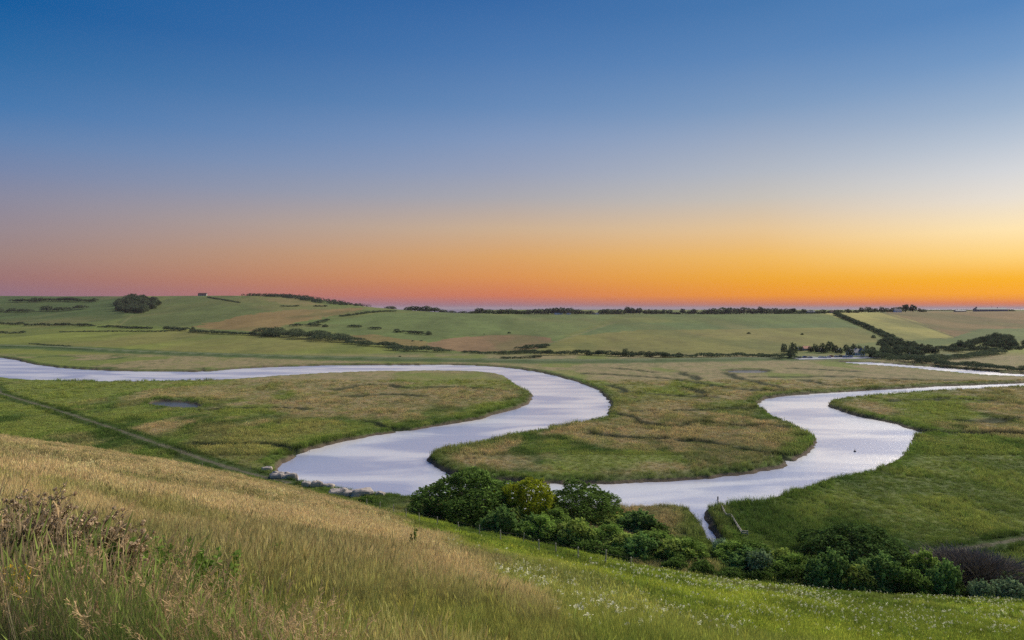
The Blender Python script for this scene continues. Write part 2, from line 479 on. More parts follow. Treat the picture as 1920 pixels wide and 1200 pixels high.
W_BANK = dense([atp(*p, z=-.6) for p in BANK], True, 4)
W_REACH = dense([atp(*p, z=-.6) for p in REACH], True, 3)
W_POOLS = [dense([atp(*p, z=-.6) for p in q], True, 3) for q in POOLS]
CREEKS = [[(1100,700),(1180,705),(1262,711),(1373,728),(1463,733)],
 [(1177,777),(1205,790),(1241,803),(1320,796),(1399,797),(1460,802),(1523,810)],
 [(1207,773),(1270,771),(1335,769),(1420,766)], [(1403,843),(1440,852),(1467,861),(1500,862)],
 [(1365,700),(1407,715),(1467,730)], [(1275,698),(1313,713)], [(1100,814),(1207,822),(1300,826),(1365,835)],
 [(623,732),(667,723),(727,722),(767,728),(840,727),(913,730)], [(693,793),(713,803),(737,806),(760,805)],
 [(340,833),(440,837),(530,834),(548,850)], [(1735,812),(1760,812),(1800,816),(1860,816),(1920,818),(2050,819)],
 [(1420,707),(1560,706),(1700,712),(1840,713)], [(1660,752),(1760,748),(1850,752)], [(1480,690),(1600,697)],
 [(1140,722),(1180,735),(1260,742),(1340,744)],
 [(1780,790),(1850,792),(1920,786)], [(380,770),(470,765),(560,768)], [(1270,726),(1330,738)],
 [(1500,712),(1560,722)], [(660,745),(720,741),(800,744)], [(1150,690),(1230,698)]]
W_CREEKS = [dense([atp(*p) for p in c], False, 3) for c in CREEKS]
TRACK = dense([atp(*p, z=.8) for p in [(-500,590+40),(-120,700),(0,737),(100,767),(200,799),(320,840),(400,867),(470,888),(540,905)]], False, 3)
TRACK_R = dense([atp(*p, z=.6) for p in [(1640,1062),(1690,1049),(1750,1041),(1850,1024),(1920,1012),(2200,975)]], False, 3)
ROADPX = [(-600,640),(0,652),(130,655),(250,660),(480,668),(640,672),(900,676),(1100,677.5),(1440,673),(1560,671),(1700,669),(1780,667)]
W_ROAD = dense([atp(*p) for p in ROADPX], False, 3)
CANAL_FENCE = [(1345,952),(1362,972),(1380,992),(1402,1016)]

def marsh_fields(x, y):
    """signed distances that the plain's height and colour share"""
    wob = (fbm(x / 6, y / 6, 11, 3) - .5) * 3.2
    s = np.minimum(sdf(x, y, W_BANK), sdf(x, y, W_REACH))
    for P in W_POOLS: s = np.minimum(s, sdf(x, y, P))
    s = s + wob * smooth(0, 400, y) + (fbm(x / 2.2, y / 3.2, 13, 2) - .5) * 1.6
    cr = np.full(x.shape, 1e9, np.float32)
    xw = (x + (fbm(x / 15, y / 15, 21, 3) - .5) * 12).astype(np.float32); yw = (y + (fbm(x / 15, y / 15, 25, 3) - .5) * 12).astype(np.float32)
    for P in W_CREEKS: cr = np.minimum(cr, seg_dist(xw, yw, P, False))
    xf, yf = x.astype(np.float32), y.astype(np.float32)
    tr = np.minimum(seg_dist(xf, yf, TRACK, False), seg_dist(xf, yf, TRACK_R, False))
    rd = seg_dist(xf, yf, W_ROAD, False)
    return s, cr, tr, rd

def z_marsh_from(x, y, f):
    s, cr, tr, rd = f
    z = 0.45 + (fbm(x / 40, y / 40, 31, 3) - .5) * 0.5 + (fbm(x / 4, y / 4, 33, 3) - .5) * 0.35
    z = z + 0.35 * smooth(6, 1.5, np.abs(s - 4))               # low levee along the bank
    cw = 1.0 + y / 330
    z = z - 1.0 * smooth(cw * 1.5, cw * .5, cr)
    z = np.where(tr < 4, np.maximum(z, 0.75 * smooth(4, 1.6, tr) + z * (1 - smooth(4, 1.6, tr))), z)
    z = z + 1.5 * smooth(9, 4, rd)
    flat = 1.6 + 3.6 * smooth(.50, .64, fbm(x / 46, y / 46, 37, 2))                  # here and there a mud apron
    z = z + (-1.5 - z) * smooth(flat, -0.9 - flat * .4, s)
    zf = z_far(x, y) + (fbm(x / 260, y / 260, 41, 4) - .5) * 5 * smooth(900, 1300, y) * smooth(2600, 1700, y) * 0.6
    w = smooth(690, 780, y)
    return z * (1 - w) + zf * w + (1.5 * smooth(9, 4, rd) * w)

# ------------------------------------------------------------------ colours of the land
def mixc(c, new, w):
    w = np.asarray(w)[..., None]
    return c * (1 - w) + np.asarray(new) * w

def inpx(px, py, poly):
    return inside(px, py, np.array(poly, float)).astype(float)

G_DARK, G_MID, G_BRI = np.array(lin((66, 84, 38))), np.array(lin((94, 108, 50))), np.array(lin((116, 122, 60)))
DRY, PINK = np.array(lin((142, 130, 84))), np.array(lin((140, 126, 90)))

def col_marsh(x, y, f, z):
    s, cr, tr, rd = f
    px = 960 + F * x / y
    n1 = fbm(x / 38, y / 52, 51, 4); n2 = fbm(x / 13, y / 22, 55, 4); n3 = fbm(x / 90, y / 120, 58, 3); n4 = fbm(x / 3.5, y / 6, 59, 3)
    dryness = 0.50 + 0.10 * smooth(230, 420, y) - 0.16 * smooth(260, 170, y) * smooth(1250, 1500, px) - 0.10 * smooth(420, 200, px)
    c = np.broadcast_to(G_MID, x.shape + (3,)).copy()
    c = mixc(c, G_DARK, smooth(.48, .60, n2) * .95)
    c = mixc(c, G_BRI, smooth(.50, .62, n1) * .8)
    c = mixc(c, PINK, smooth(.535, .455, n1 * .55 + n3 * .25 + n2 * .2 - (dryness - .5) * 0.9) * (.6 + .4 * smooth(.35, .6, n4)))
    c = mixc(c, DRY, smooth(.58, .7, n3 * .6 + n2 * .4) * .45)
    c = mixc(c, G_DARK, smooth(270, 190, y) * smooth(1200, 1350, px) * (.12 + .4 * smooth(.4, .6, n2)))
    # lush green rim of the banks, mud below
    c = mixc(c, lin((78, 98, 40)), smooth(9, 2.5, s + (n2 - .5) * 12) * .7)
    c = mixc(c, lin((58, 60, 32)), smooth(2.4, 1.0, s) * .6)
    c = mixc(c, (.115, .088, .06), np.maximum(smooth(1.5, .2, s), smooth(.12, -.12, z) * (s < 7)))
    # creeks
    cw = 1.2 + y / 270
    c = mixc(c, lin((44, 54, 28)), smooth(cw * 2.0, cw * .7, cr) * .9)
    # tracks
    c = mixc(c, lin((56, 74, 32)), smooth(5.5, 3.0, tr) * .85)
    c = mixc(c, (.15, .13, .09), smooth(1.15, .4, tr + (n4 - .5) * 1.4) * .8)
    # field colours on the far side, read off by where they lie
    py = HZ + F * (HC - z) / y
    jx, jy = px + (n2 - .5) * 26, py + (n1 - .5) * 5 + (n2 - .5) * 2.5
    far = smooth(640, 720, y)
    nn = fbm(x / 120, y / 260, 71, 4)
    field = np.broadcast_to(np.array(lin((98, 114, 64))), x.shape + (3,)).copy()
    field = mixc(field, lin((112, 120, 68)), smooth(.4, .65, nn))
    def area(poly, col, w=1.0):
        nonlocal field
        field = mixc(field, lin(col), inpx(jx, jy, poly) * w)
    area([(-800,540),(235,540),(232,598),(120,608),(-800,604)], (80, 98, 58))
    area([(222,604),(262,585),(330,552),(470,556),(520,590),(380,612),(240,613)], (96, 108, 64))
    area([(360,613),(430,596),(500,585),(560,581),(690,577),(640,590),(560,604),(490,622),(420,618)], (132, 114, 76))
    area([(480,560),(560,559),(610,574),(540,572)], (128, 122, 80))
    area([(560,615),(640,600),(700,588),(830,584),(960,592),(960,626),(830,632),(800,640),(700,632)], (102, 118, 70))
    area([(640,632),(700,628),(800,640),(790,656),(720,648)], (124, 112, 72))
    area([(793,655),(800,643),(840,634),(960,627),(1032,630),(1040,640),(1000,658),(880,660)], (130, 108, 82))
    area([(960,592),(1160,591),(1060,630),(1040,635),(960,626)], (106, 120, 72))
    area([(1150,605),(1300,606),(1520,607),(1590,605),(1610,616),(1400,617),(1200,620),(1080,628)], (96, 114, 70))
    area([(1080,628),(1200,619),(1400,616),(1620,615),(1650,640),(1460,668),(1000,668),(1010,655)], (120, 120, 68))
    area([(1540,586),(1650,585),(1720,600),(1800,632),(1700,638),(1660,622)], (160, 156, 92))
    area([(1655,584),(2600,580),(2600,622),(1850,632),(1790,632),(1720,604)], (128, 108, 76))
    area([(1790,634),(1830,618),(2400,600),(2400,640),(1850,640)], (100, 114, 70))
    area([(1690,640),(1800,633),(1830,636),(1760,650)], (94, 112, 62))
    area([(1790,664),(1860,654),(2600,648),(2600,690),(1900,682),(1830,676)], (130, 140, 74))
    area([(-800,606),(330,615),(520,632),(740,650),(740,662),(600,668),(-800,660)], (118, 128, 64))
    area([(-800,604),(300,611),(330,618),(-800,616)], (106, 122, 62))
    # tractor lines in the ripe field, dark crop lines
    fur = 0.5 + 0.5 * np.sin((px - (py - 585) * 2.6) * .9)
    field = field * (1 - 0.10 * fur * inpx(px, py, [(1570,586),(1650,585),(1720,600),(1800,632),(1700,638),(1660,622)]))[..., None]
    # trodden lines across the downs
    for ln, col, wd in (([(1010,656),(1030,645),(1075,630),(1180,595)], (120, 122, 84), 1.6), ([(1652,585),(1720,607),(1790,632)], (78, 76, 48), 1.3),
                        ([(1570,588),(1690,640)], (84, 100, 56), 3), ([(222,612),(250,590)], (124, 126, 84), 1.2),
                        ([(700,632),(830,628),(1050,628)], (92, 104, 62), .9), ([(1665,638),(1800,633)], (84, 98, 56), .9)):
        d = seg_dist(px.astype(np.float32), (py * 2).astype(np.float32), np.array([(a, b * 2) for a, b in ln], float), False)
        field = mixc(field, lin(col), smooth(wd * 2, wd * .6, d) * .8)
    field = field * (0.70 + 0.60 * fbm(x / 34, y / 110, 77, 5))[..., None]
    field = mixc(field, lin((128, 118, 80)), smooth(.52, .75, fbm(x / 160, y / 320, 79, 4)) * .45)
    field = mixc(field, lin((84, 98, 54)), smooth(.50, .72, fbm(x / 60, y / 200, 83, 4)) * .45)
    field = field * np.array([.96, .90, .74])
    c = c * (1 - far[..., None]) + field * far[..., None]
    # causeway: dark grass flanks, pale road along the crest
    c = mixc(c, lin((70, 90, 48)), smooth(34, 14, rd + (n2 - .5) * 20) * .9)
    c = mixc(c, lin((110, 116, 84)), smooth(5, 2.5, rd))
    return np.clip(c, 0.002, 1)

H_LINE = [(760,985),(820,1008),(900,1058),(1000,1128),(1085,1215)]
def col_hill(x, y, z):
    y = np.maximum(y, 1.0)
    px = 960 + F * x / y; py = HZ + F * (HC - z) / y
    n1 = fbm(x / 7, y / 11, 81, 4); n2 = fbm(x / 22, y / 32, 85, 3); n3 = fbm(x / 1.6, y / 2.2, 88, 3)
    dry = np.array(lin((154, 140, 98))); grn = np.array(lin((106, 112, 58))); bri = np.array(lin((112, 122, 58)))
    c = np.broadcast_to(dry, x.shape + (3,)).copy()
    c = mixc(c, lin((130, 122, 76)), smooth(.5, .7, n1) * .7)
    c = mixc(c, lin((118, 114, 68)), smooth(.54, .68, n2 * .5 + n1 * .5) * .75)
    # right-hand green slope with flowers
    bx = np.interp(py, [p[1] for p in H_LINE], [p[0] for p in H_LINE]) + (n1 - .5) * 130 + (n3 - .5) * 40
    right = smooth(-30, 40, px - bx)
    g = mixc(np.broadcast_to(np.array(lin((124, 134, 50))), x.shape + (3,)).copy(), lin((80, 96, 38)), smooth(.44, .60, n1) * .9)
    g = mixc(g, lin((128, 126, 78)), smooth(.55, .72, n2) * .55)
    c = c * (1 - right[..., None]) + g * right[..., None]
    # greener sward nearest the camera
    near = smooth(1105, 1230, py + (n1 - .5) * 190) * smooth(150, 420, px)
    c = mixc(c, lin((112, 122, 46)), near * .55)
    c = mixc(c, lin((92, 104, 52)), smooth(1020, 1150, py + (n1 - .5) * 100) * smooth(480, 200, px) * .5)
    # grassy hollows that cross the dry slope
    def band(poly, col, wd, w):
        nonlocal c
        d = seg_dist((px + (n1 - .5) * 60).astype(np.float32), ((py + (n1 - .5) * 22) * 2).astype(np.float32), np.array([(a, b * 2) for a, b in poly], float), False)
        c = mixc(c, lin(col), smooth(wd * 2, wd * .4, d) * w)
    band([(-50,915),(60,925),(200,950),(330,985),(430,1010)], (106, 112, 52), 16, .7)
    band([(170,888),(250,905),(310,915)], (98, 106, 52), 9, .8)
    band([(300,960),(420,985),(460,992)], (98, 104, 52), 10, .7)
    band([(160,1000),(300,1030),(420,1060),(560,1090)], (104, 112, 50), 22, .6)
    band([(470,893),(560,912),(690,948),(790,985)], (92, 104, 46), 6, .85)
    band([(-40,905),(60,925),(120,960)], (110, 118, 52), 14, .5)
    band([(790,990),(900,1015),(1050,1050),(1180,1075)], (96, 106, 46), 7, .6)
    c = mixc(c, lin((86, 104, 42)), smooth(4.5, 1.5, z) * .8)
    return np.clip(c, 0.002, 1)

# ------------------------------------------------------------------ ground sheets
def grid_faces(nr, nc):
    i = np.arange(nr * nc).reshape(nr, nc)
    return np.stack([i[:-1, :-1].ravel(), i[:-1, 1:].ravel(), i[1:, 1:].ravel(), i[1:, :-1].ravel()], 1)

def fan(ys, us):
    Y, U = np.meshgrid(ys, us, indexing='ij')
    return (U * Y).ravel(), Y.ravel()

# rows spaced so that each is about as tall as the next one looks
def rows(y0, y1, n):
    t = np.linspace(1 / y0, 1 / y1, n); return 1 / t
YM = rows(92, 745, 500)
YD = np.concatenate([rows(745, 1900, 150)[1:], np.linspace(1900, 3400, 24)[1:]])
US = np.linspace(-1.12, 1.02, 900)
xa, ya = fan(np.concatenate([YM, YD]), US)
fa = marsh_fields(xa, ya)
za = z_marsh_from(xa, ya, fa)
ca = col_marsh(xa, ya, fa, za)
nm = len(YM)
def sub(rows0, rows1, name, mat, label):
    sl = slice(rows0 * len(US), rows1 * len(US))
    V = np.stack([xa[sl], ya[sl], za[sl]], 1)
    me = make_mesh(name, V, [grid_faces(rows1 - rows0, len(US))], [mat], True, {'col': ('FLOAT_COLOR', 'POINT', ca[sl])})
    return tag(link(name, me), label, kind='structure')
marsh = sub(0, nm, 'marsh', M['marsh'], 'flat grazing marsh of green and dry grass inside the river bends')
downs = sub(nm - 1, len(YM) + len(YD), 'hills', M['downs'], 'rolling downland fields beyond the river plain')
GRID = (np.concatenate([YM, YD]), US, za.reshape(-1, len(US)), fa[0].reshape(-1, len(US)))

def gsample(x, y, which=2):
    """bilinear look-up in the plain/downs sheet"""
    Ys, Us, Z = GRID[0], GRID[1], GRID[which]
    y = np.asarray(y, float); u = np.asarray(x, float) / y
    iy = np.clip(np.searchsorted(Ys, y) - 1, 0, len(Ys) - 2); fy = np.clip((y - Ys[iy]) / (Ys[iy + 1] - Ys[iy]), 0, 1)
    fu = np.clip((u - Us[0]) / (Us[1] - Us[0]), 0, len(Us) - 1.001); iu = fu.astype(int); fu = fu - iu
    return (Z[iy, iu] * (1 - fu) + Z[iy, iu + 1] * fu) * (1 - fy) + (Z[iy + 1, iu] * (1 - fu) + Z[iy + 1, iu + 1] * fu) * fy

def gz(x, y):
    x = np.asarray(x, float); y = np.asarray(y, float)
    zm = np.where(y > 92, gsample(x, np.maximum(y, 92.1)), -5)
    zh = np.where(y < 325, z_hill(x, y), -9)
    return np.maximum(zm, zh)

_YS = np.concatenate([rows(2.5, 330, 1500), np.linspace(331, 3300, 2000)])
def at(px, py):
    """where the line of sight through a photograph pixel meets the land"""
    u = (px - 960) / F; dep = (py - HZ) / F
    z = gz(u * _YS, _YS)
    k = np.argmax(HC - dep * _YS <= z)
    y = _YS[k] if k > 0 else _YS[-1]
    return float(u * y), float(y), float(z[k])

# hillside: a sheet refined towards the camera
yh = np.concatenate([np.linspace(-45, 1.5, 14), np.geomspace(2, 330, 330)])
uh = np.linspace(-1.5, 1.35, 300)
Yh, Uh = np.meshgrid(yh, uh, indexing='ij')
Wd = np.maximum(Yh, 0) + 30 * np.exp(-np.maximum(Yh, 0) / 25)
xh, yhh = (Uh * Wd).ravel(), Yh.ravel()
zh = z_hill(xh, yhh)
chh = col_hill(xh, yhh, zh)
V = np.stack([xh, yhh, zh], 1)
fh = grid_faces(len(yh), len(uh))
fh = fh[~(zh[fh] < -1.5).all(1)]
hill = tag(link('hillside', make_mesh('hillside', V, [fh], [M['hill']], True, {'col': ('FLOAT_COLOR', 'POINT', chh)})),
           'dry grass hillside falling from the viewpoint to the river plain', kind='structure')

# ------------------------------------------------------------------ water
def water_mat(name='milky_painted_sheen_water', lo=(.47, .48, .59), hi=(.82, .78, .77), metal=.32):  # milky tone; river's lo/hi streaks paint sky reflections into the base colour
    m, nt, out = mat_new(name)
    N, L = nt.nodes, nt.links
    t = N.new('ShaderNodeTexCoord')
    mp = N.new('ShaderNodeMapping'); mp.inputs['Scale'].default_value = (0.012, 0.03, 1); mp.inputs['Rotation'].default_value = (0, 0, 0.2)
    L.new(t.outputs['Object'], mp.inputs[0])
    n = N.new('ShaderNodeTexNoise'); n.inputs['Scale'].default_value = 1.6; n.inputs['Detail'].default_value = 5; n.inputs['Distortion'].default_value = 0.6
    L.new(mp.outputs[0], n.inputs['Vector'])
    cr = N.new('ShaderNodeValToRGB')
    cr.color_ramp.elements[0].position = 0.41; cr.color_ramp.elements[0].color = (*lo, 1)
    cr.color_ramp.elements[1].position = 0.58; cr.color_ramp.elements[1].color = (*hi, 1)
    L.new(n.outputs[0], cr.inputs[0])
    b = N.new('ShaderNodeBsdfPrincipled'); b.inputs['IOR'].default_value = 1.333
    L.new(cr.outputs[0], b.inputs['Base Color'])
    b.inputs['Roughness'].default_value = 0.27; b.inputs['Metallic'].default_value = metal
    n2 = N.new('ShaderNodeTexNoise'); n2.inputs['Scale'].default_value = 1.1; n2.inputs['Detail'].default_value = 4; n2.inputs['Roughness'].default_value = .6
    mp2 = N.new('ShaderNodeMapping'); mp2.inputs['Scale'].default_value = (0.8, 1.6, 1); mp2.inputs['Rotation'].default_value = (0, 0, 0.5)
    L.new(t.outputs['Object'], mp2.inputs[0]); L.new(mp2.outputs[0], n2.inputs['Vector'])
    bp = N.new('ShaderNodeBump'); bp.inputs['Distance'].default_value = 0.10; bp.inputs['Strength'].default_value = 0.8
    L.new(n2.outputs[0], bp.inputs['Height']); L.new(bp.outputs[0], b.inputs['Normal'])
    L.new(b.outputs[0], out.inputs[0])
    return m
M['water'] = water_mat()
M['pool'] = water_mat('dark_pool_water', (.05, .05, .05), (.07, .07, .07), 0.0)

def water_sheet(name, P, label, pad=4.0, z=-0.6, mat='water'):
    """a flat sheet reaching a little under the banks: cells of a lattice near the traced outline"""
    x0, y0 = P.min(0) - pad; x1, y1 = P.max(0) + pad
    step = 6.0 if (x1 - x0) > 200 else 3.0
    xs = np.arange(x0, x1 + step, step); ys = np.arange(y0, y1 + step, step)
    X, Y = np.meshgrid(xs, ys)
    s = sdf(X.ravel(), Y.ravel(), P)
    f = grid_faces(len(ys), len(xs))
    f = f[(s[f] < pad).any(1)]
    used = np.unique(f); rm = np.full(X.size, -1); rm[used] = np.arange(len(used))
    V = np.stack([X.ravel()[used], Y.ravel()[used], np.full(len(used), z)], 1)
    return tag(link(name, make_mesh(name, V, [rm[f]], [M[mat]], True)), label, kind='structure')
lim = W_BANK[(np.abs(W_BANK[:, 0]) < 1400)]
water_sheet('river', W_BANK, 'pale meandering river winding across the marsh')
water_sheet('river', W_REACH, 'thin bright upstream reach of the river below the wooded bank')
for P, lb in zip(W_POOLS, ('small dark pool in the left hand marsh meadow', 'narrow pool in the far marsh below the causeway')):
    water_sheet('pool', P, lb, mat='pool')
M['sea'] = plain('sea_water', (0.17, 0.135, 0.18), 0.5, noise=0.05, scale=0.001)
me = make_mesh('sea', np.array([(-60000, 3300, -2.5), (60000, 3300, -2.5), (60000, 90000, -2.5), (-60000, 90000, -2.5)]), [np.array([[0, 1, 2, 3]])], [M['sea']])
tag(link('sea', me), 'strip of distant sea on the horizon', kind='structure')

# ------------------------------------------------------------------ foliage
def unit(n, rng):
    v = rng.normal(size=(n, 3)); return v / np.linalg.norm(v, axis=1, keepdims=True)

def leaf_quads(P, Nn, size, rng, aspect=1.7, jitter=.8):
    """one rhombic leaf per point, facing roughly along Nn"""
    n = len(P)
    nn = Nn + rng.normal(size=(n, 3)) * jitter; nn /= np.linalg.norm(nn, axis=1, keepdims=True)
    r = unit(n, rng)
    a = np.cross(nn, r); a /= np.linalg.norm(a, axis=1, keepdims=True) + 1e-9
    b = np.cross(nn, a)
    s = (size * rng.uniform(.6, 1.35, n))[:, None]
    V = np.stack([P - a * s * aspect * .5, P + b * s * .5, P + a * s * aspect * .5, P - b * s * .5], 1).reshape(-1, 3)
    Fq = np.arange(4 * n).reshape(n, 4)
    return V, Fq

def crown_pts(lobes, n, rng, floor=0.0, inner=.25, bottom=-.35):
    """points on and just inside the outer shells of overlapping lobes; lobes rows: x y z rx ry rz"""
    L = np.asarray(lobes, float)
    w = L[:, 3] * L[:, 5]; w = w / w.sum()
    out_p, out_n, got = [], [], 0
    while got < n:
        m = n * 2
        k = rng.choice(len(L), m, p=w)
        d = unit(m, rng)
        ok = d[:, 2] > bottom - .3 * rng.random(m)
        k, d = k[ok], d[ok]
        rr = 1 - inner * rng.random(len(k)) ** 1.6 + rng.normal(size=len(k)) * .05
        p = L[k, :3] + d * L[k, 3:6] * rr[:, None]
        ok = p[:, 2] > floor
        for q in range(len(L)):            # drop what would sit deep inside another lobe
            e = (p - L[q, :3]) / L[q, 3:6]
            ok &= ~(((e ** 2).sum(1) < .5) & (k != q))
        p, d = p[ok], d[ok]
        out_p.append(p); out_n.append(d); got += len(p)
    return np.concatenate(out_p)[:n], np.concatenate(out_n)[:n]

def foliage_mesh(name, lobes, n, size, mat, rng, floor=.0, shoots=0, shoot_len=.6, jitter=.8, inner=.25, aspect=1.7, bottom=-.35):
    P, Nn = crown_pts(lobes, n, rng, floor, inner, bottom)
    if shoots:                              # upright leafy shoots that break the outline
        k = rng.choice(len(P), shoots)
        k = k[Nn[k][:, 2] > .2]
        q, m = [], []
        for i in k:
            d = Nn[i] * .6 + np.array([0, 0, 1.0]); d /= np.linalg.norm(d)
            t = rng.random(14)[:, None] * shoot_len * rng.uniform(.5, 1.2)
            q.append(P[i] + d * t + rng.normal(size=(14, 3)) * .05 * shoot_len); m.append(np.repeat([Nn[i]], 14, 0))
        P = np.concatenate([P] + q); Nn = np.concatenate([Nn] + m)
    V, Fq = leaf_quads(P, Nn, size, rng, aspect, jitter)
    # leaf age: young pale leaves mixed with older ones, sprig by sprig
    v = np.clip(.5 + .9 * (vnoise(P[:, 0] / (size * 5) + P[:, 2] * .7 / size / 5, P[:, 1] / (size * 5) + 7, 3) - .5) + rng.normal(size=len(P)) * .22, 0, 1)
    return make_mesh(name, V, [Fq], [mat], False, {'v': ('FLOAT', 'POINT', np.repeat(v, 4))})

def dome_lobes(w, d, h, n, rng, lr=.3, base=.0, rough=.16):
    """lobes packed over a rounded crown w by d by h, lowest at base"""
    out = []
    for i in range(n):
        t = (i + .5) / n
        zz = 1 - t * .95; a = i * 2.399 + rng.uniform(-.3, .3)
        rr = math.sqrt(max(0, 1 - zz * zz))
        r = lr * rng.uniform(.75, 1.25)
        k_ = 1 + rng.normal() * rough; zz = zz * (1 + rng.normal() * rough * .7)
        rr = rr * k_
        out.append((math.cos(a) * rr * (w / 2) * (1 - lr * .7), math.sin(a) * rr * (d / 2) * (1 - lr * .7), base + (h - base) * (zz * (1 - r * .8)) + rng.uniform(-.05, .05) * h,
                    r * w / 2 * 1.1, r * d / 2 * 1.1, r * (h - base) * .9))
    return out

def stems(name, n, h, spread, r, mat, rng, limbs=3):
    mb = MB()
    for i in range(n):
        a = rng.uniform(0, 6.28); b = spread * .25 * rng.random()
        p0 = Vector((math.cos(a) * b, math.sin(a) * b, -.4))
        top = Vector((math.cos(a) * spread * rng.uniform(.2, .8), math.sin(a) * spread * rng.uniform(.2, .8), h * rng.uniform(.55, .8)))
        mid = p0.lerp(top, .5) + Vector((rng.normal() * .08 * h, rng.normal() * .08 * h, .05 * h))
        mb.tube([p0, mid, top], [r, r * .7, r * .3], 6)
        for j in range(limbs):
            s = mid.lerp(top, rng.uniform(0, .7))
            e = s + Vector((rng.normal() * spread * .4, rng.normal() * spread * .4, h * rng.uniform(.1, .25)))
            mb.tube([s, e], [r * .45, r * .12], 5)
    me = make_mesh(name, np.array(mb.v), [np.array(mb.f[4]).reshape(-1, 4), np.array(mb.f[3]).reshape(-1, 3)], [mat], True)
    return me

ORD = 'first second third fourth fifth sixth seventh eighth ninth tenth eleventh twelfth thirteenth fourteenth fifteenth sixteenth seventeenth eighteenth nineteenth twentieth twenty-first twenty-second twenty-third twenty-fourth'.split()
rb = np.random.default_rng(21)
PROTO = {}
def proto(key, crown_me, stem_me):
    PROTO[key] = (crown_me, stem_me)
# near shapes are built 10 m wide (crowns) or 5 m wide (shrubs)
proto('broad_dark', foliage_mesh('crown', dome_lobes(10, 9, 7, 34, rb, .3, .3), 17000, .20, M['leaf_dark'], rb, .1, 160, .7), stems('trunk', 5, 7, 3.5, .16, M['bark'], rb))
proto('round_dark', foliage_mesh('crown', dome_lobes(10, 9, 8, 26, rb, .32, .3), 13000, .21, M['leaf_dark'], rb, .1, 160, .6), stems('trunk', 4, 8, 3, .15, M['bark'], rb))
proto('yellow', foliage_mesh('crown', dome_lobes(10, 8, 8, 24, rb, .33, .2), 12000, .22, M['leaf_yellow'], rb, .1, 90, .7), stems('trunk', 4, 8, 3, .14, M['bark'], rb))
proto('dome_dark', foliage_mesh('crown', dome_lobes(10, 9, 6, 30, rb, .28, .1, .05), 14000, .19, M['leaf_dome'], rb, .05, 60, .4), stems('trunk', 5, 6, 3.2, .13, M['bark'], rb))
proto('shrub_mid', foliage_mesh('crown', dome_lobes(5, 4.5, 3.6, 18, rb, .30, .0, .24), 6000, .16, M['leaf_mid'], rb, .0, 170, .8), stems('trunk', 4, 3.4, 1.8, .06, M['bark'], rb))
proto('shrub_mid_b', foliage_mesh('crown', dome_lobes(5, 4, 4.2, 13, rb, .38, .0, .25), 5000, .18, M['leaf_olive'], rb, .0, 140, .8), stems('trunk', 4, 4, 1.8, .06, M['bark'], rb))
proto('shrub_blue', foliage_mesh('crown', dome_lobes(5, 4.5, 3.8, 17, rb, .30, .0, .26), 6000, .19, M['leaf_blue'], rb, .0, 200, .9), stems('trunk', 4, 3.6, 1.8, .06, M['bark'], rb))
proto('shrub_pale', foliage_mesh('crown', dome_lobes(5, 4.5, 4.2, 12, rb, .38, .0), 4200, .18, M['leaf_pale'], rb, .0, 150, .9), stems('trunk', 4, 4, 1.8, .06, M['bark'], rb))
proto('shrub_dark', foliage_mesh('crown', dome_lobes(5, 4.5, 3.6, 18, rb, .30, .0, .24), 6000, .16, M['leaf_dark'], rb, .0, 150, .7), stems('trunk', 4, 3.4, 1.8, .06, M['bark'], rb))
proto('bramble', foliage_mesh('crown', dome_lobes(5, 3.5, 1.9, 12, rb, .38, .0), 3600, .15, M['leaf_dark'], rb, -.1, 90, .5), stems('trunk', 5, 1.7, 1.9, .03, M['bark'], rb))
rx_ = 1.0
SIZE0 = dict(broad_dark=(10, 7), round_dark=(10, 8), yellow=(10, 8), dome_dark=(10, 6), shrub_mid=(5, 3.6), shrub_mid_b=(5, 4.2), shrub_blue=(5, 3.8), shrub_pale=(5, 4.2), shrub_dark=(5, 3.6), bramble=(5, 1.9), bare=(5, 3.2))

def twig_mesh(name, n, w, h, rng):
    """leafless shrub: fans of thin twigs"""
    V, Fq = [], []
    b = unit(n, rng); b[:, 2] = np.abs(b[:, 2]) * .9 + .25
    base = np.stack([rng.normal(size=n) * w * .12, rng.normal(size=n) * w * .1, np.zeros(n)], 1)
    tip = base + b * np.array([w * .5, w * .42, h]) * rng.uniform(.55, 1.05, n)[:, None]
    st = base + (tip - base) * rng.uniform(.15, .75, n)[:, None]
    tip = tip + rng.normal(size=(n, 3)) * .12
    side = np.cross(tip - st, unit(n, rng)); side /= np.linalg.norm(side, axis=1, keepdims=True)
    wd = .013
    V = np.stack([st - side * wd, st + side * wd, tip + side * wd * .4, tip - side * wd * .4], 1).reshape(-1, 3)
    return make_mesh(name, V, [np.arange(4 * n).reshape(n, 4)], [M['twig_purple']], False, {'v': ('FLOAT', 'POINT', np.repeat(rng.random(n), 4))})
proto('bare', twig_mesh('twigs', 15000, 5, 3.2, rb), stems('trunk', 6, 3, 2.0, .04, M['bark'], rb))

def toe(px):
    """distance at which the hillside reaches the plain along a column of the photograph"""
    u = (px - 960) / F; ys = np.linspace(60, 320, 521)
    z = z_hill0(u * ys, ys)
    return float(ys[np.argmax(z < 0.8)])

def plant(key, px, py_top, wpx, dist, name, label, cat, group=None, dz=1.0):
    u = (px - 960) / F; x = u * dist
    z0 = float(gz(x, dist))
    h = max(.6, HC - (py_top - HZ) / F * dist - z0)
    w = wpx / F * dist * math.sqrt(1 + u * u) * .97
    w0, h0 = SIZE0[key]
    o = thing(name, label, cat, (x, dist, z0 - .15), random.uniform(-.5, .5), group, (w / w0, w / w0, h / h0))
    link('twigs' if key == 'bare' else 'crown', PROTO[key][0], o); link('trunk', PROTO[key][1], o)
    return o

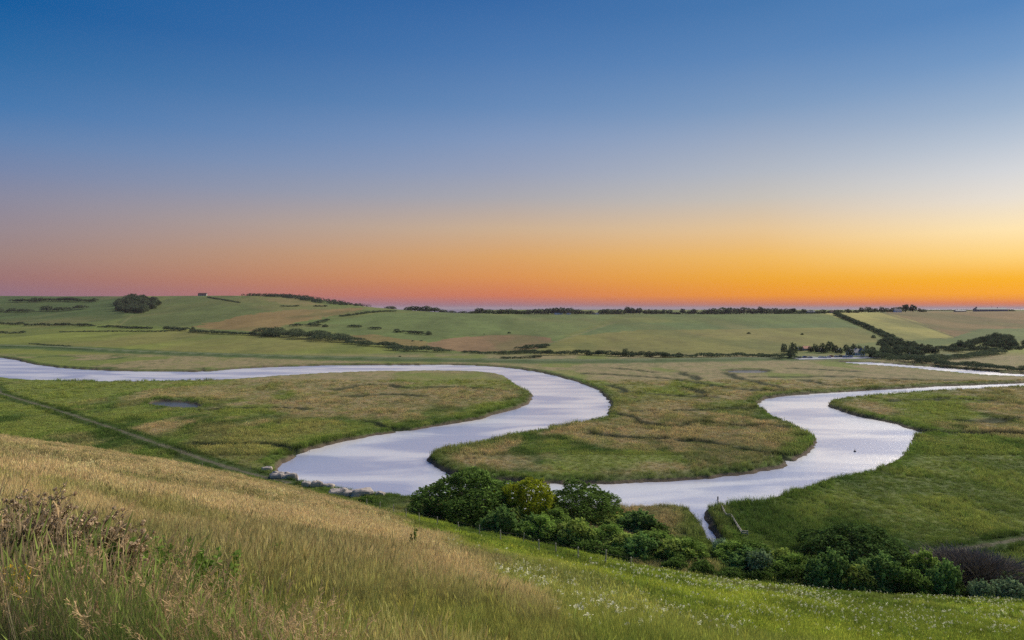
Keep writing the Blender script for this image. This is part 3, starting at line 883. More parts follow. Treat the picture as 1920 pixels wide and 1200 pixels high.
T = toe
NEAR = [
 ('broad_dark', 878, 889, 200, 152, 'tree', 'largest dark green tree at the head of the hedge beside the water', 'tree'),
 ('yellow', 988, 898, 124, 149, 'tree', 'yellow green tree standing between two dark green trees', 'tree'),
 ('round_dark', 1090, 912, 156, 152, 'tree', 'round dark tree to the right of the yellow green tree', 'tree'),
 ('shrub_dark', 822, 951, 72, 146, 'shrub', 'low dark shrub on the left skirt of the largest dark tree', 'shrub'),
 ('shrub_mid', 850, 975, 60, 142, 'shrub', 'low shrub under the left half of the largest dark tree', 'shrub'),
 ('shrub_blue', 938, 961, 84, 138, 'shrub', 'leafy shrub in front of the largest dark tree with upright pale shoots', 'shrub'),
 ('shrub_mid', 1010, 971, 84, 138, 'shrub', 'green shrub below the yellow green tree', 'shrub'),
 ('shrub_mid_b', 1075, 976, 80, 134, 'shrub', 'olive green shrub in front of the round dark tree', 'shrub'),
 ('shrub_mid', 1140, 986, 76, 136, 'shrub', 'bright olive shrub at the right foot of the round dark tree', 'shrub'),
 ('shrub_blue', 1195, 963, 84, 143, 'shrub', 'tall blue green shrub left of the canal mouth', 'shrub'),
 ('shrub_dark', 1236, 983, 70, 141, 'shrub', 'dark shrub between the tall blue green shrub and the canal', 'shrub'),
 ('shrub_mid_b', 1262, 1012, 84, 127, 'shrub', 'spreading light green shrub at the near end of the canal', 'shrub'),
 ('shrub_mid', 1180, 1022, 84, 128, 'shrub', 'green shrub behind the fence below the tall blue green shrub', 'shrub'),
 ('shrub_dark', 1110, 1012, 84, 129, 'shrub', 'dark shrub behind the fence below the round dark tree', 'shrub'),
 ('shrub_dark', 1296, 1040, 86, 124, 'shrub', 'dark shrub in front of the canal end', 'shrub'),
 ('shrub_pale', 1352, 1012, 34, 128, 'shrub', 'small slender pale shrub growing from the canal bank', 'shrub'),
 ('shrub_mid', 1368, 1020, 70, 125, 'shrub', 'green shrub at the near end of the timber revetment', 'shrub'),
 ('shrub_dark', 1410, 1016, 76, 125, 'shrub', 'tall dark shrub at the near end of the timber revetment', 'shrub'),
 ('shrub_pale', 1425, 1036, 54, 119, 'shrub', 'grey green pale shrub in front of the tall dark shrub', 'shrub'),
 ('shrub_mid_b', 1462, 1030, 56, 122, 'shrub', 'rounded green shrub left of the gap before the dome tree', 'shrub'),
 ('shrub_dark', 1490, 1058, 64, 115, 'shrub', 'low dark shrub closing the gap left of the dome tree', 'shrub'),
 ('dome_dark', 1606, 986, 172, 124, 'tree', 'dark dome shaped tree standing alone in the hedge', 'tree'),
 ('shrub_blue', 1553, 1046, 76, 113, 'shrub', 'blue green shrub at the left foot of the dome tree', 'shrub'),
 ('shrub_blue', 1645, 1050, 90, 112.5, 'shrub', 'broad blue green shrub at the right foot of the dome tree', 'shrub'),
 ('shrub_mid_b', 1600, 1062, 74, 111.5, 'shrub', 'middle shrub of three in front of the dome tree', 'shrub'),
 ('shrub_mid', 1728, 1040, 58, 116, 'shrub', 'pointed fresh green shrub left of the purple brown bare shrub', 'shrub'),
 ('shrub_dark', 1712, 1066, 62, 110.5, 'shrub', 'dark shrub below the pointed fresh green shrub', 'shrub'),
 ('shrub_blue', 1770, 1064, 54, 110.5, 'shrub', 'grey green shrub before the left half of the purple brown shrub', 'shrub'),
 ('bare', 1826, 1040, 165, 116, 'bare_shrub', 'purple brown leafless shrub near the right hand track', 'shrub'),
 ('shrub_pale', 1840, 1092, 44, 107.5, 'shrub', 'small pale shrub in front of the purple brown shrub', 'shrub'),
 ('shrub_pale', 1893, 1090, 62, 107.5, 'shrub', 'low pale shrub at the right end of the hedge', 'shrub'),
 ('shrub_dark', 1905, 1072, 60, 112, 'shrub', 'dark shrub behind the low pale shrub at the right hedge end', 'shrub'),
 ('shrub_dark', 962, 950, 76, 145, 'shrub', 'dark shrub under the gap between the largest dark tree and the yellow green tree', 'shrub'),
 ('shrub_mid', 1036, 958, 84, 143, 'shrub', 'green shrub under the gap between the yellow green and the round dark tree', 'shrub'),
 ('shrub_mid_b', 1150, 966, 84, 145, 'shrub', 'olive shrub between the round dark tree and the tall blue green shrub', 'shrub'),
 ('shrub_mid', 1225, 1000, 100, 133, 'shrub', 'broad green shrub in front of the tall blue green shrub', 'shrub'),
 ('shrub_dark', 1520, 1040, 60, 119, 'shrub', 'dark shrub leaning on the left side of the dome tree', 'shrub'),
 ('shrub_dark', 1690, 1030, 70, 120, 'shrub', 'dark shrub leaning on the right side of the dome tree', 'shrub'),
 ('bramble', 687, 930, 40, 162, 'shrub', 'small dark bush alone at the hill foot near the boulders', 'shrub'),
]
for a in NEAR: plant(*a)
ks = ['shrub_mid', 'shrub_dark', 'shrub_mid_b', 'shrub_blue', 'shrub_dark']
for i, px in enumerate(range(880, 1520, 40)):
    if 1300 < px < 1372: continue              # the canal shows here
    t = toe(px)
    plant(ks[i % 5], px + random.uniform(-9, 9), HZ + F * (HC - random.uniform(2.8, 4.2)) / (t + 7), random.uniform(70, 92), t + random.uniform(5, 8), 'shrub',
          '%s shrub from the left in the low row between the fence and the taller hedge' % ORD[i], 'shrub', 'shrubs of the low row behind the fence')
for i, px in enumerate(range(905, 1900, 52)):
    t = toe(px)
    plant('bramble', px + random.uniform(-8, 8), HZ + F * (HC - random.uniform(1.5, 2.3)) / (t + 3), random.uniform(46, 70), t + random.uniform(1.5, 4), 'bramble',
          '%s bramble from the left along the foot of the hedge' % ORD[i], 'bramble', 'brambles along the hedge foot')

# ------------------------------------------------------------------ far trees and hedges
def far_tree(seed, w, h, trunk_h, n=620, mat='leaf_far', leaf=.85):
    r = np.random.default_rng(seed)
    L = [(x, y, z + trunk_h, a, b, c) for x, y, z, a, b, c in dome_lobes(w, w, h - trunk_h, 11, r, .4, 0.0)]
    cm = foliage_mesh('crown', L, n, leaf, M[mat], r, trunk_h * .6, 0, inner=.4, jitter=.9, aspect=1.4, bottom=-.7)
    mb = MB(); mb.tube([(0, 0, -.6), (.1, 0, trunk_h + h * .12), (0, .1, h * .7)], [w * .045, w * .035, w * .012], 6)
    for k in range(4):
        a = r.uniform(0, 6.28)
        mb.tube([(0, 0, trunk_h + h * .1), (math.cos(a) * w * .3, math.sin(a) * w * .3, trunk_h + (h - trunk_h) * .55)], [w * .025, w * .008], 5)
    tm = make_mesh('trunk', np.array(mb.v), [np.array(mb.f[4]), np.array(mb.f[3])], [M['bark']], True)
    return cm, tm
FAR = {'round': [far_tree(1, 10, 10, 1.6), far_tree(2, 10, 10, 1.2), far_tree(3, 10, 10, 2.0)],
       'tall': [far_tree(4, 7, 10, 2.2), far_tree(5, 7.5, 10, 2.6)],
       'bush': [far_tree(6, 12, 8, .0), far_tree(7, 13, 8, .0)],
       'ridge': [far_tree(8, 10, 9, .8, 380, 'leaf_ridge')]}
for k in FAR:
    for cm, tm in FAR[k]:
        pass
FW = {'round': (10, 10), 'tall': (7.2, 10), 'bush': (12.5, 8), 'ridge': (10, 9)}

def far_plant(kind, x, y, w, h, label, name='tree', cat='tree', group=None, sink=.3):
    v = random.randrange(len(FAR[kind]))
    cm, tm = FAR[kind][v]; w0, h0 = FW[kind]
    o = thing(name, label, cat, (x, y, float(gz(x, y)) - sink), random.uniform(0, 6.28), group, (w / w0, w / w0, h / h0))
    link('crown', cm, o); link('trunk', tm, o)
    return o

def far_px(kind, px, py_top, wpx, py_base, label, group=None, name='tree', cat='tree', dist=None):
    if dist is None: x, y, z = at(px, py_base)
    else:
        y = dist; x = (px - 960) / F * y; z = float(gz(x, y))
    h = max(1.5, HC - (py_top - HZ) / F * y - z)
    return far_plant(kind, x, y, wpx / F * y, h, label, name, cat, group)

# skyline over the big green field: each tree a thing
def crest(px):
    u = (px - 960) / F; m = (_YS > 1100) & (_YS < 2300); ys = _YS[m]
    z = gz(u * ys, ys); return float(ys[np.argmax((z - HC) / ys)])
ROWS = [
 ('skyline tree left of the gap with the sea, {o} from the left', 'skyline trees left of the sea gap',
  [(733,575,18,'b'),(765,577,14,'b'),(778,575,22,'r'),(797,574.5,22,'r'),(815,577.5,22,'r'),(832,582,16,'b'),(848,584,14,'b')]),
 ('tree of the skyline clump right of the sea gap, {o} from the left', 'skyline trees right of the sea gap',
  [(868,585,18,'b'),(886,584.5,16,'b'),(900,578.5,18,'r'),(917,581,18,'r'),(931,583,12,'b'),(940,581,14,'r'),(953,579.5,20,'r'),(966,583,12,'t'),(977,583.5,18,'r'),(990,582,14,'r')]),
 ('tree of the dense skyline clump round the white houses, {o} from the left', 'skyline trees round the white houses',
  [(1002,580.5,18,'r'),(1014,580,16,'r'),(1028,579,18,'r'),(1042,579,16,'t'),(1053,578.5,14,'t'),(1067,578,18,'r'),(1082,581,16,'r'),(1094,584,14,'r'),(1107,583.5,14,'r')]),
 ('tree of the middle skyline row over the green field, {o} from the left', 'skyline trees over the middle of the green field',
  [(1128,581,14,'r'),(1138,580,16,'r'),(1150,580.5,18,'b'),(1162,581,18,'b'),(1178,577,12,'t'),(1187,579,11,'t'),(1199,579.5,12,'t'),(1209,583,8,'t'),(1220,581,14,'r'),(1232,581.5,16,'r'),(1245,581,12,'r'),(1256,582.5,10,'t'),(1268,586,14,'b'),(1280,581,10,'t'),(1293,582.5,12,'r'),(1302,581,10,'t')]),
 ('tree of the long dark skyline wood, {o} from the left', 'trees of the long dark skyline wood',
  [(1314,585,12,'b'),(1326,581.5,18,'r'),(1340,579,24,'r'),(1356,577.5,24,'r'),(1370,577.5,20,'r'),(1381,579,12,'r'),(1395,577,20,'r'),(1412,579.5,18,'r'),(1427,577,12,'t'),(1437,579,18,'r'),(1452,578.5,16,'r'),(1465,580,14,'r'),(1478,579.5,16,'r'),(1487,580,12,'t'),(1500,584,12,'b')]),
 ('skyline tree at the top of the boundary hedge, {o} from the left', 'skyline trees at the top of the boundary hedge',
  [(1507,581.5,10,'t'),(1517,582.5,12,'r'),(1532,584,10,'b'),(1543,581.5,12,'r'),(1556,583.5,12,'b'),(1572,582,14,'r'),(1591,580.5,12,'r')]),
 ('tree of the wind bent skyline row above the ripe field, {o} from the left', 'skyline trees above the ripe field',
  [(1605,582,10,'b'),(1615,578.5,9,'t'),(1628,576.5,13,'r'),(1641,579,10,'r'),(1654,576,10,'r'),(1663,578.5,9,'r'),(1674,577.5,10,'r'),(1686,576,14,'r'),(1698,573,12,'t'),(1712,573,11,'t'),(1724,580,6,'t'),(1731,580.5,9,'b'),(1895,581.5,12,'b')]),
]
KD = {'r': 'round', 't': 'tall', 'b': 'bush'}
for lb, gr, lst in ROWS:
    for i, (px, pt, w, k) in enumerate(lst):
        d = crest(px) + random.uniform(-8, 25)
        far_px(KD[k], px, pt - 2.0, w * 1.2, 0, lb.format(o=ORD[i]), gr, dist=d)

def hedge(pts, hpx, wm, label, name='hedge', mat='leaf_far', dens=1.0, cat='hedge', gap=0.0, seed=0, dist=None, ripple=.5):
    """a field hedge following a line read off the photograph: lumps of foliage on short stems"""
    r = np.random.default_rng(seed + 100)
    W = []
    for a, b in zip(pts[:-1], pts[1:]):
        n = max(2, int(abs(b[0] - a[0]) + abs(b[1] - a[1]) * 3) // 3)
        for t in np.arange(n) / n: W.append(at(a[0] + (b[0] - a[0]) * t, a[1] + (b[1] - a[1]) * t))
    W.append(at(*pts[-1])); W = np.array(W)
    dm = np.median(W[:, 1]); h = hpx / F * dm
    seg = np.linalg.norm(np.diff(W[:, :2], axis=0), axis=1); cum = np.concatenate([[0], np.cumsum(seg)]); tot = cum[-1]
    step = max(wm * .45, h * .45)
    ts = np.arange(0, tot + step, step)
    lob, st = [], MB()
    o0 = W[len(W) // 2]
    for t in ts:
        if r.random() < gap: continue
        x, y, z = (np.interp(t, cum, W[:, k]) for k in range(3))
        x += r.normal() * wm * .15; y += r.normal() * wm * .25
        z = float(gz(x, y))
        hh = h * r.uniform(1 - ripple, 1.3)
        lob.append((x - o0[0], y - o0[1], z - o0[2] + hh * .45, wm * r.uniform(.45, .75), wm * r.uniform(.45, .75), hh * .58))
    if not lob: return
    leaf = max(.35, dm * .0010)
    n = int(sum(2.4 * (q[3] * 2) * (q[5] * 2) for q in lob) / (leaf * leaf) * dens)
    L = np.array(lob); P = []; Nn = []
    wq = L[:, 3] * L[:, 5]; k = r.choice(len(L), n, p=wq / wq.sum()); d = unit(n, r); d[:, 2] = np.where(d[:, 2] < -.2, -d[:, 2], d[:, 2])
    P = L[k, :3] + d * L[k, 3:6] * r.uniform(.65, 1.05, n)[:, None]
    Vv, Fq = leaf_quads(P, d, leaf, r, 1.4, .9)
    v = np.clip(r.normal(.5, .28, n), 0, 1)
    o = link(name, make_mesh(name, Vv, [Fq], [M[mat]], False, {'v': ('FLOAT', 'POINT', np.repeat(v, 4))}))
    o.location = tuple(o0)
    return tag(o, label, cat)

H = [
 ([(0,554.5),(60,554),(110,553),(135,554)], 3.5, 10, 'thin dark wood along the skyline at the far left'),
 ([(24,567),(60,566),(100,565.5),(125,565),(150,566),(178,566)], 6, 14, 'long upper hedge of dark scrub on the left hill'),
 ([(82,583),(105,584),(130,582),(154,580)], 8, 20, 'oblong dark thicket in the middle of the left hill'),
 ([(0,585),(25,586),(52,586)], 6, 16, 'short dark thicket at the left edge of the left hill'),
 ([(0,609),(20,609),(38,609)], 5, 9, 'dark hedge at the foot of the left hill, end at the left edge'),
 ([(44,611),(80,611),(110,611),(145,611),(174,612)], 4.5, 8, 'dark hedge along the foot of the left hill below the thickets'),
 ([(185,614),(215,614),(245,616),(280,617)], 3.5, 7, 'thin hedge below the round copse'),
 ([(0,626),(20,626),(45,625)], 4, 6, 'low hedge in the left plain at the left edge'),
 ([(112,623),(150,622.5),(200,622),(260,622),(312,622)], 2, 4, 'faint low hedge across the left plain'),
 ([(312,619),(330,620),(345,621)], 6, 10, 'clump of scrub that starts the long diagonal hedge'),
 ([(358,623),(390,625),(430,627),(480,629),(520,632)], 5, 10, 'long dark hedge running diagonally along the edge of the plain'),
 ([(500,628),(540,632),(580,635),(620,639),(650,643)], 14, 26, 'broad dark thicket along the middle of the diagonal hedge'),
 ([(650,644),(690,648),(725,651),(745,652)], 8, 14, 'narrow lower end of the diagonal hedge'),
 ([(735,656),(760,658),(790,659),(828,660)], 9, 16, 'dark tapering thicket at the end of the diagonal hedge'),
 ([(548,612),(580,610),(612,602)], 4, 9, 'hedge climbing from the diagonal thicket towards the ridge'),
 ([(640,594),(655,592),(672,590),(690,587),(715,585),(742,584)], 3, 7, 'upper hedge climbing over the green spur'),
 ([(582,612),(600,612)], 4, 9, 'short hedge piece beside the broad dark thicket'),
 ([(655,613),(675,614)], 4, 9, 'first short hedge piece on the spur, right of a round bush'),
 ([(693,617),(711,618)], 4, 9, 'second short hedge piece on the spur'),
 ([(740,623),(755,624)], 5, 9, 'third short hedge piece on the spur'),
 ([(766,625),(790,627)], 5, 9, 'fourth short hedge piece on the spur, beside a round bush'),
 ([(528,575),(558,575)], 2.5, 7, 'short dark hedge high on the left ridge'),
 ([(590,575),(612,575)], 2.5, 7, 'short hedge below the ridge wood'),
 ([(390,558),(420,563),(450,568)], 1.8, 5, 'thin broken hedge below the skyline barn'),
 ([(300,553),(340,552.5)], 3, 8, 'low scrub on the skyline left of the barn'),
 ([(440,553),(480,553.5)], 3, 8, 'low scrub on the skyline right of the barn'),
 ([(870,661),(900,663),(940,664)], 3.5, 8, 'low scrub at the foot of the brown field'),
 ([(950,665),(975,663),(1000,661)], 6, 12, 'dark scrub left of the long valley hedge'),
 ([(975,655),(1000,653),(1024,651)], 6, 10, 'dark hedge end beside the trodden field line'),
 ([(1002,666),(1040,666),(1080,665),(1120,667),(1160,668),(1200,669),(1250,670)], 8, 9, 'left half of the long dark hedge at the foot of the green field'),
 ([(1250,670),(1300,670),(1350,669),(1400,669),(1450,669.5),(1484,671)], 7, 9, 'right half of the long dark hedge at the foot of the green field'),
 ([(940,673),(975,672),(1010,671)], 3.5, 6, 'low scrub beside the causeway'),
 ([(1566,590),(1590,600),(1620,613),(1645,624),(1668,636)], 6, 8, 'boundary hedge falling from the skyline to the wooded village'),
 ([(1452,588.8),(1500,588.5),(1548,588)], 1.6, 5, 'low dark hedge along the crest of the green field'),
 ([(1690,654),(1730,655),(1770,657),(1800,660)], 7, 12, 'scrub along the lane below the wood'),
 ([(1626,669),(1660,673),(1700,678),(1740,682)], 12, 16, 'dark scrub on the left end of the far river bank'),
 ([(1740,682.5),(1790,687),(1840,691),(1880,694),(1925,697)], 9, 11, 'dark scrub along the right end of the far river bank'),
 ([(1740,678),(1775,674),(1810,671),(1850,666),(1872,662)], 8, 14, 'scrub climbing beside the right hand meadow'),
 ([(1780,659),(1830,657),(1925,653)], 4, 9, 'hedge along the top edge of the right hand meadow'),
 ([(60,645),(95,648),(130,650)], 1.6, 5, 'low scrub on the causeway at the left'),
 ([(1730,582.6),(1790,582.6),(1830,582.4)], 1.5, 5, 'low hedge along the skyline left of the long barn'),
]
for i, (p, hp, wm, lb) in enumerate(H): hedge(p, hp, wm, lb, seed=i)
# the far ridge wood reads as one mass
def mass(poly_rows, label, name, mat, seed, hm, wm, n):
    r = np.random.default_rng(seed); V = []; vv = []
    pts = []
    for _ in range(n):
        t = r.random(); px = poly_rows[0][0] + (poly_rows[-1][0] - poly_rows[0][0]) * t
        lo = np.interp(px, [q[0] for q in poly_rows], [q[1] for q in poly_rows]); hi = np.interp(px, [q[0] for q in poly_rows], [q[2] for q in poly_rows])
        pts.append(at(px, hi + (lo - hi) * r.random()))
    L = np.array(pts); k = np.repeat(np.arange(n), 60); d = unit(len(k), r); d[:, 2] = np.abs(d[:, 2])
    sz = r.uniform(.7, 1.2, n)
    P = L[k] + d * np.stack([sz * wm, sz * wm, sz * hm], 1)[k]
    Vv, Fq = leaf_quads(P, d, 1.5, r, 1.3, .8)
    o = link(name, make_mesh(name, Vv, [Fq], [M[mat]], False, {'v': ('FLOAT', 'POINT', np.repeat(np.clip(r.normal(.5, .28, len(P)), 0, 1), 4))}))
    return tag(o, label, 'wood', kind='stuff')
mass([(452, 554.5, 553), (500,556,553), (545,559.5,554), (580,566,556.5), (620,571,561), (660,573,568), (692,575.5,574)], 'dark wood covering the back of the left ridge', 'ridge_wood', 'leaf_ridge', 5, 7, 6, 420)

# lone field bushes
for px, pt, w, pb, lb in [(610,607,12,613,'round dark bush on the spur between two hedge pieces'), (804,620,12,628,'round dark bush at the end of the spur hedge pieces'),
    (774,637,6,640,'small bush above the tapering thicket'), (790,637,6,639.5,'smallest bush above the tapering thicket, further right'),
    (955,621.5,7,625,'lone dark bush in the green field above the brown patch'), (908,625,3.5,627,'tiny lone bush left of the one above the brown patch'),
    (1404,622,7,626,'lone dark bush in the middle of the great green field'), (1504,624,6,628,'lone dark bush in the green field above the village'),
    (750,666,5,669,'small dark bush beside the causeway'), (362,612,10,622,'rounded bush on the long diagonal hedge'),
    (1172,652,14,668,'tallest round bush standing in the long valley hedge'), (1185,656,8,668,'slim bush right of the tallest one in the long valley hedge'),
    (1217,656.5,16,669,'broad round bush in the long valley hedge'), (1245,659,12,669,'bush right of the broad round one in the long valley hedge'), (1273,659,14,670,'last round bush in the long valley hedge'),
    (1104,655.5,10,666,'round bush on the left half of the long valley hedge'),
    (1018,646,14,652,'round bush beside the trodden field line'), (990,655,14,662,'round bush below the hedge end by the field line'), (1638,627,8,634,'bush at the foot of the boundary hedge')]:
    far_px('bush', px, pt, w, pb, lb, None, 'bush', 'bush')

# the round copse on the left hill
rc = np.random.default_rng(31)
tree_n = 0
for _ in range(600):
    a = rc.uniform(-1, 1); b = rc.uniform(-1, 1)
    if a * a + b * b > 1 or tree_n >= 90: continue
    px = 258 + a * 39; pb = 574.5 + b * 13.5 - a * 1.0
    far_px('round', px, pb - rc.uniform(10, 13), rc.uniform(12, 16), pb, 'dark tree packed into the round copse high on the left hill', 'trees of the round copse'); tree_n += 1

# woods round the village and on the spur at the right
def wood(poly, n, hpx, wpx, label, group, seed):
    r = np.random.default_rng(seed); P = np.array(poly, float); k = 0
    while k < n:
        px, py = r.uniform(P[:, 0].min(), P[:, 0].max()), r.uniform(P[:, 1].min(), P[:, 1].max())
        if not inside(np.array([px]), np.array([py]), P)[0]: continue
        far_px(r.choice(['round', 'round', 'bush']), px, py - r.uniform(*hpx), r.uniform(*wpx), py, label, group); k += 1
wood([(1640,648),(1668,636),(1690,640),(1700,648),(1755,656),(1760,662),(1720,668),(1690,674),(1640,671),(1626,666)], 62, (9, 14), (13, 20), 'tree in the dark wood right of the village', 'trees of the dark wood right of the village', 41)
wood([(1772,656),(1800,648),(1830,642),(1855,634),(1875,630),(1900,636),(1930,642),(1930,656),(1880,660),(1830,658)], 66, (8, 13), (12, 18), 'tree in the wood on the spur above the right hand meadow', 'trees of the spur wood', 42)
for i, (px, pt, w, pb) in enumerate([(1470,642,12,662),(1487,640,16,664),(1482,652,14,670),(1530,643,14,660),(1544,641,16,662),(1556,638,18,660),(1520,648,12,660),(1586,644,10,660),(1594,648,14,668),(1600,643,12,660),(1575,650,10,664),(1625,646,12,662),(1636,648,14,668),(1566,645,12,662),(1612,646,10,658),(1500,648,10,658)]):
    far_px('round', px, pt, w, pb, ['leftmost dark tree at the end of the long valley hedge', 'tall dark tree just left of the white boats', 'low dark tree beside the car park entrance', 'dark tree right of the orange roof', 'dark tree second to the right of the orange roof', 'tallest tree in the middle of the village', 'small tree behind the orange roof', 'tree behind the pale lilac shed', 'tree left of the gabled inn', 'tree behind the slate roof of the inn', 'small tree between shed and tallest tree', 'tree right of the white gable', 'dark tree right of the inn lamp post', 'tree just right of the tallest village tree', 'small tree behind the ridge of the inn', 'small tree behind the white boats'][i], 'trees round the village car park')

# ------------------------------------------------------------------ buildings
def house(px, py, wpx, name, label, wall, roof, depth=7, hwall=3.2, hroof=3, rz=0.0, gable=False, cat='house', windows=3, chimney=True, dist=None, wf=None):
    if dist is None: x, y, z = at(px, py)
    else: y = dist; x = (px - 960) / F * y; z = float(gz(x, y))
    w = wpx / F * y; hw = w / 2
    o = thing(name, label, cat, (x, y, z), rz)
    mb = MB(); mb.box(-hw, -depth / 2, -1.0, hw, depth / 2, hwall)
    for sx in (-1, 1): mb.poly([(sx * hw, -depth / 2, hwall), (sx * hw, depth / 2, hwall), (sx * hw, 0, hwall + hroof)])
    mb.build('wall', M[wall], o)
    rf = MB(); e = .35; t = .18
    for sy in (-1, 1):
        a = (-hw - e, sy * (depth / 2 + e), hwall - e * hroof / (depth / 2)); b = (hw + e, a[1], a[2]); c = (hw + e, 0, hwall + hroof); d = (-hw - e, 0, hwall + hroof)
        up = [(p[0], p[1], p[2] + t) for p in (a, b, c, d)]
        lo = [(p[0], p[1], p[2] + .02) for p in (a, b, c, d)]
        rf.poly(up); rf.poly(lo)
        for i in range(4): rf.poly([lo[i], lo[(i + 1) % 4], up[(i + 1) % 4], up[i]])
    r = rf.build('roof', M[roof], o)
    if chimney:
        c = MB(); c.box(hw * .45, -.45, hwall + hroof - .6, hw * .45 + .9, .45, hwall + hroof + 1.3); c.build('chimney', M['flint'], r)
    for i in range(windows):
        xx = -hw + w * (i + .5) / windows
        f = MB(); f.box(xx - .55, -depth / 2 - .06, .9, xx + .55, -depth / 2 - .003, 2.3); fo = f.build('window', M['white'], o)
        g = MB(); g.box(xx - .45, -depth / 2 - .075, 1.0, xx + .45, -depth / 2 - .062, 2.2); g.build('pane', M['glass'], fo)
    if windows > 1:
        dd = MB(); dd.box(-.5, -depth / 2 - .05, 0, .5, -depth / 2 - .004, 2.1) if windows % 2 == 0 else dd.box(hw - 1.4, -depth / 2 - .05, 0, hw - .5, -depth / 2 - .004, 2.1)
        dd.build('door', M['wood_dark'], o)
    return o
D0 = lambda px, k=5: crest(px) + k
house(380, 552, 15, 'stone_barn', 'small reddish barn alone on the left skyline', 'flint', 'tile', 9, 4, 4, .1, cat='barn', windows=2, chimney=False, dist=D0(380, -8))
house(1047, 588, 15, 'white_house', 'long white house among the dense skyline trees', 'white', 'slate', 8, 5.5, 3, .1, dist=D0(1047, -10), windows=4)
house(1066, 588, 8, 'white_house', 'small white house right of the long white one on the skyline', 'white', 'tile', 7, 5, 3, -.1, dist=D0(1066, -8), windows=2)
house(1116, 589, 13, 'white_house', 'pale low house in the skyline gap between two tree clumps', 'white', 'slate', 7, 3, 2.6, .1, dist=D0(1116, -5), windows=3)
house(1268, 589, 12, 'farm_house', 'low pale house behind a bush in the middle skyline row', 'flint', 'tile', 7, 3, 2.6, .1, dist=D0(1268, 16), windows=3)
house(1520, 588, 14, 'farm_house', 'low dark house on the skyline right of the long dark wood', 'flint', 'slate', 7, 3.5, 3, .1, dist=D0(1520, 4), windows=3)
house(1562, 587, 12, 'farm_house', 'dark roofed house at the top of the boundary hedge', 'flint', 'tile', 7, 3.5, 3, .1, dist=D0(1562, 6), windows=3)
house(1683, 584, 14, 'farm_house', 'pale lilac gabled house among the wind bent skyline trees', 'white', 'slate', 7, 4, 4, .2, dist=D0(1683, -4), windows=3)
house(1800, 583, 19, 'low_barn', 'low dark barn left of the long barn on the right skyline', 'flint', 'slate', 10, 2.2, 1.6, 0, cat='barn', windows=0, chimney=False, dist=D0(1800, 0))
lb_ = house(1857, 583, 58, 'long_barn', 'long low barn with a chimney on the right skyline', 'flint', 'slate', 14, 4.4, 3.6, .0, cat='barn', windows=6, chimney=True, dist=D0(1857, -4))
c = MB(); c.box(-33.5, -1, 0, -31.0, 1, 10.4); c.build('chimney', M['flint'], lb_)
xm, ym = (1859 - 960) / F * D0(1859, 22), D0(1859, 22)
ms = MB(); ms.tube([(0, 0, -1), (0, 0, 13)], [.22, .12], 6); ms.box(-.5, -.1, 11, .5, .1, 11.3)
tag(ms.build('radio_mast', M['wood_dark']), 'thin mast rising behind the long barn', 'mast').location = (xm, ym, float(gz(xm, ym)))

# village: inn, sheds, boats, cars
inn = house(1600, 666, 20, 'gabled_inn', 'dark roofed inn with a white front gable beside the car park', 'white', 'slate', 9, 3.4, 3.4, .12, windows=5, dist=662)
yv = at(1602, 668)[1]
g = MB(); gw = 2.2
g.box(3.0, -6.6, -1, 3.0 + 2 * gw, -4.52, 4.0)
g.poly([(3.0, -6.6, 4.0), (3.0 + 2 * gw, -6.6, 4.0), (3.0 + gw, -6.6, 7.4)]); g.build('gable', M['white'], inn)
gr = MB()
for s in (0, 1):
    xa_, xb_ = (3.0 - .4, 3.0 + gw) if s == 0 else (3.0 + 2 * gw + .4, 3.0 + gw)
    gr.poly([(xa_, -7.0, 3.7), (xb_, -7.0, 7.55), (xb_, -2.5, 7.55), (xa_, -2.5, 3.7)])
    gr.poly([(xa_, -7.0, 3.5), (xb_, -7.0, 7.35), (xb_, -7.0, 7.55), (xa_, -7.0, 3.7)])
gr.build('roof', M['slate'], inn)
for xx, zz in ((4.1, .8), (6.2, .8), (5.2, 3.2)):
    f = MB(); f.box(xx - .6, -6.68, zz, xx + .6, -6.604, zz + 1.3); fo = f.build('window', M['wood_dark'], inn)
    gl = MB(); gl.box(xx - .5, -6.70, zz + .1, xx + .5, -6.683, zz + 1.2); gl.build('pane', M['glass'], fo)
house(1512, 657, 14, 'orange_shed', 'orange roofed shed beside the white boats', 'wood', 'orange', 6, 2.2, 2.4, .1, cat='shed', windows=2, chimney=False)
house(1571, 661, 9, 'lilac_shed', 'small pale shed in the middle of the village', 'white', 'white', 4, 2.2, 1.6, .1, cat='shed', windows=2, chimney=False)
house(1538, 660, 12, 'slate_shed', 'blue grey roofed shed left of the tallest village tree', 'flint', 'slate', 6, 2.2, 2, .1, cat='shed', windows=2, chimney=False)

def boat(px, py, L, label, mat='white', rz=0.0):
    x, y, z = at(px, py)
    o = thing('boat', label, 'boat', (x, y, z), rz)
    mb = MB(); n = 9; prof = []
    for i in range(n):
        t = i / (n - 1); xx = (t - .5) * L; b = .28 * L * .55 * math.sin(math.pi * min(1, .25 + t * .75)) ** .8 if t < 1 else .02
        b = max(b, .03); sh = .9 + .35 * t * t
        prof.append([(xx, -b, sh), (xx, -b * .75, .45), (xx, 0, .15), (xx, b * .75, .45), (xx, b, sh)])
    for p, q in zip(prof, prof[1:]):
        for k in range(4): mb.poly([p[k], q[k], q[k + 1], p[k + 1]])
        mb.poly([p[0], q[0], q[4], p[4]])
    mb.poly([prof[0][k] for k in range(5)]); mb.build('hull', M[mat], o)
    cb = MB(); cb.box(-L * .18, -.6, .95, L * .12, .6, 1.9, .2, .1); cb.build('cabin', M['white'], o)
    wn_ = MB(); wn_.box(-L * .10, -.64, 1.3, L * .05, -.56, 1.6); wn_.build('window', M['glass'], o)
    return o
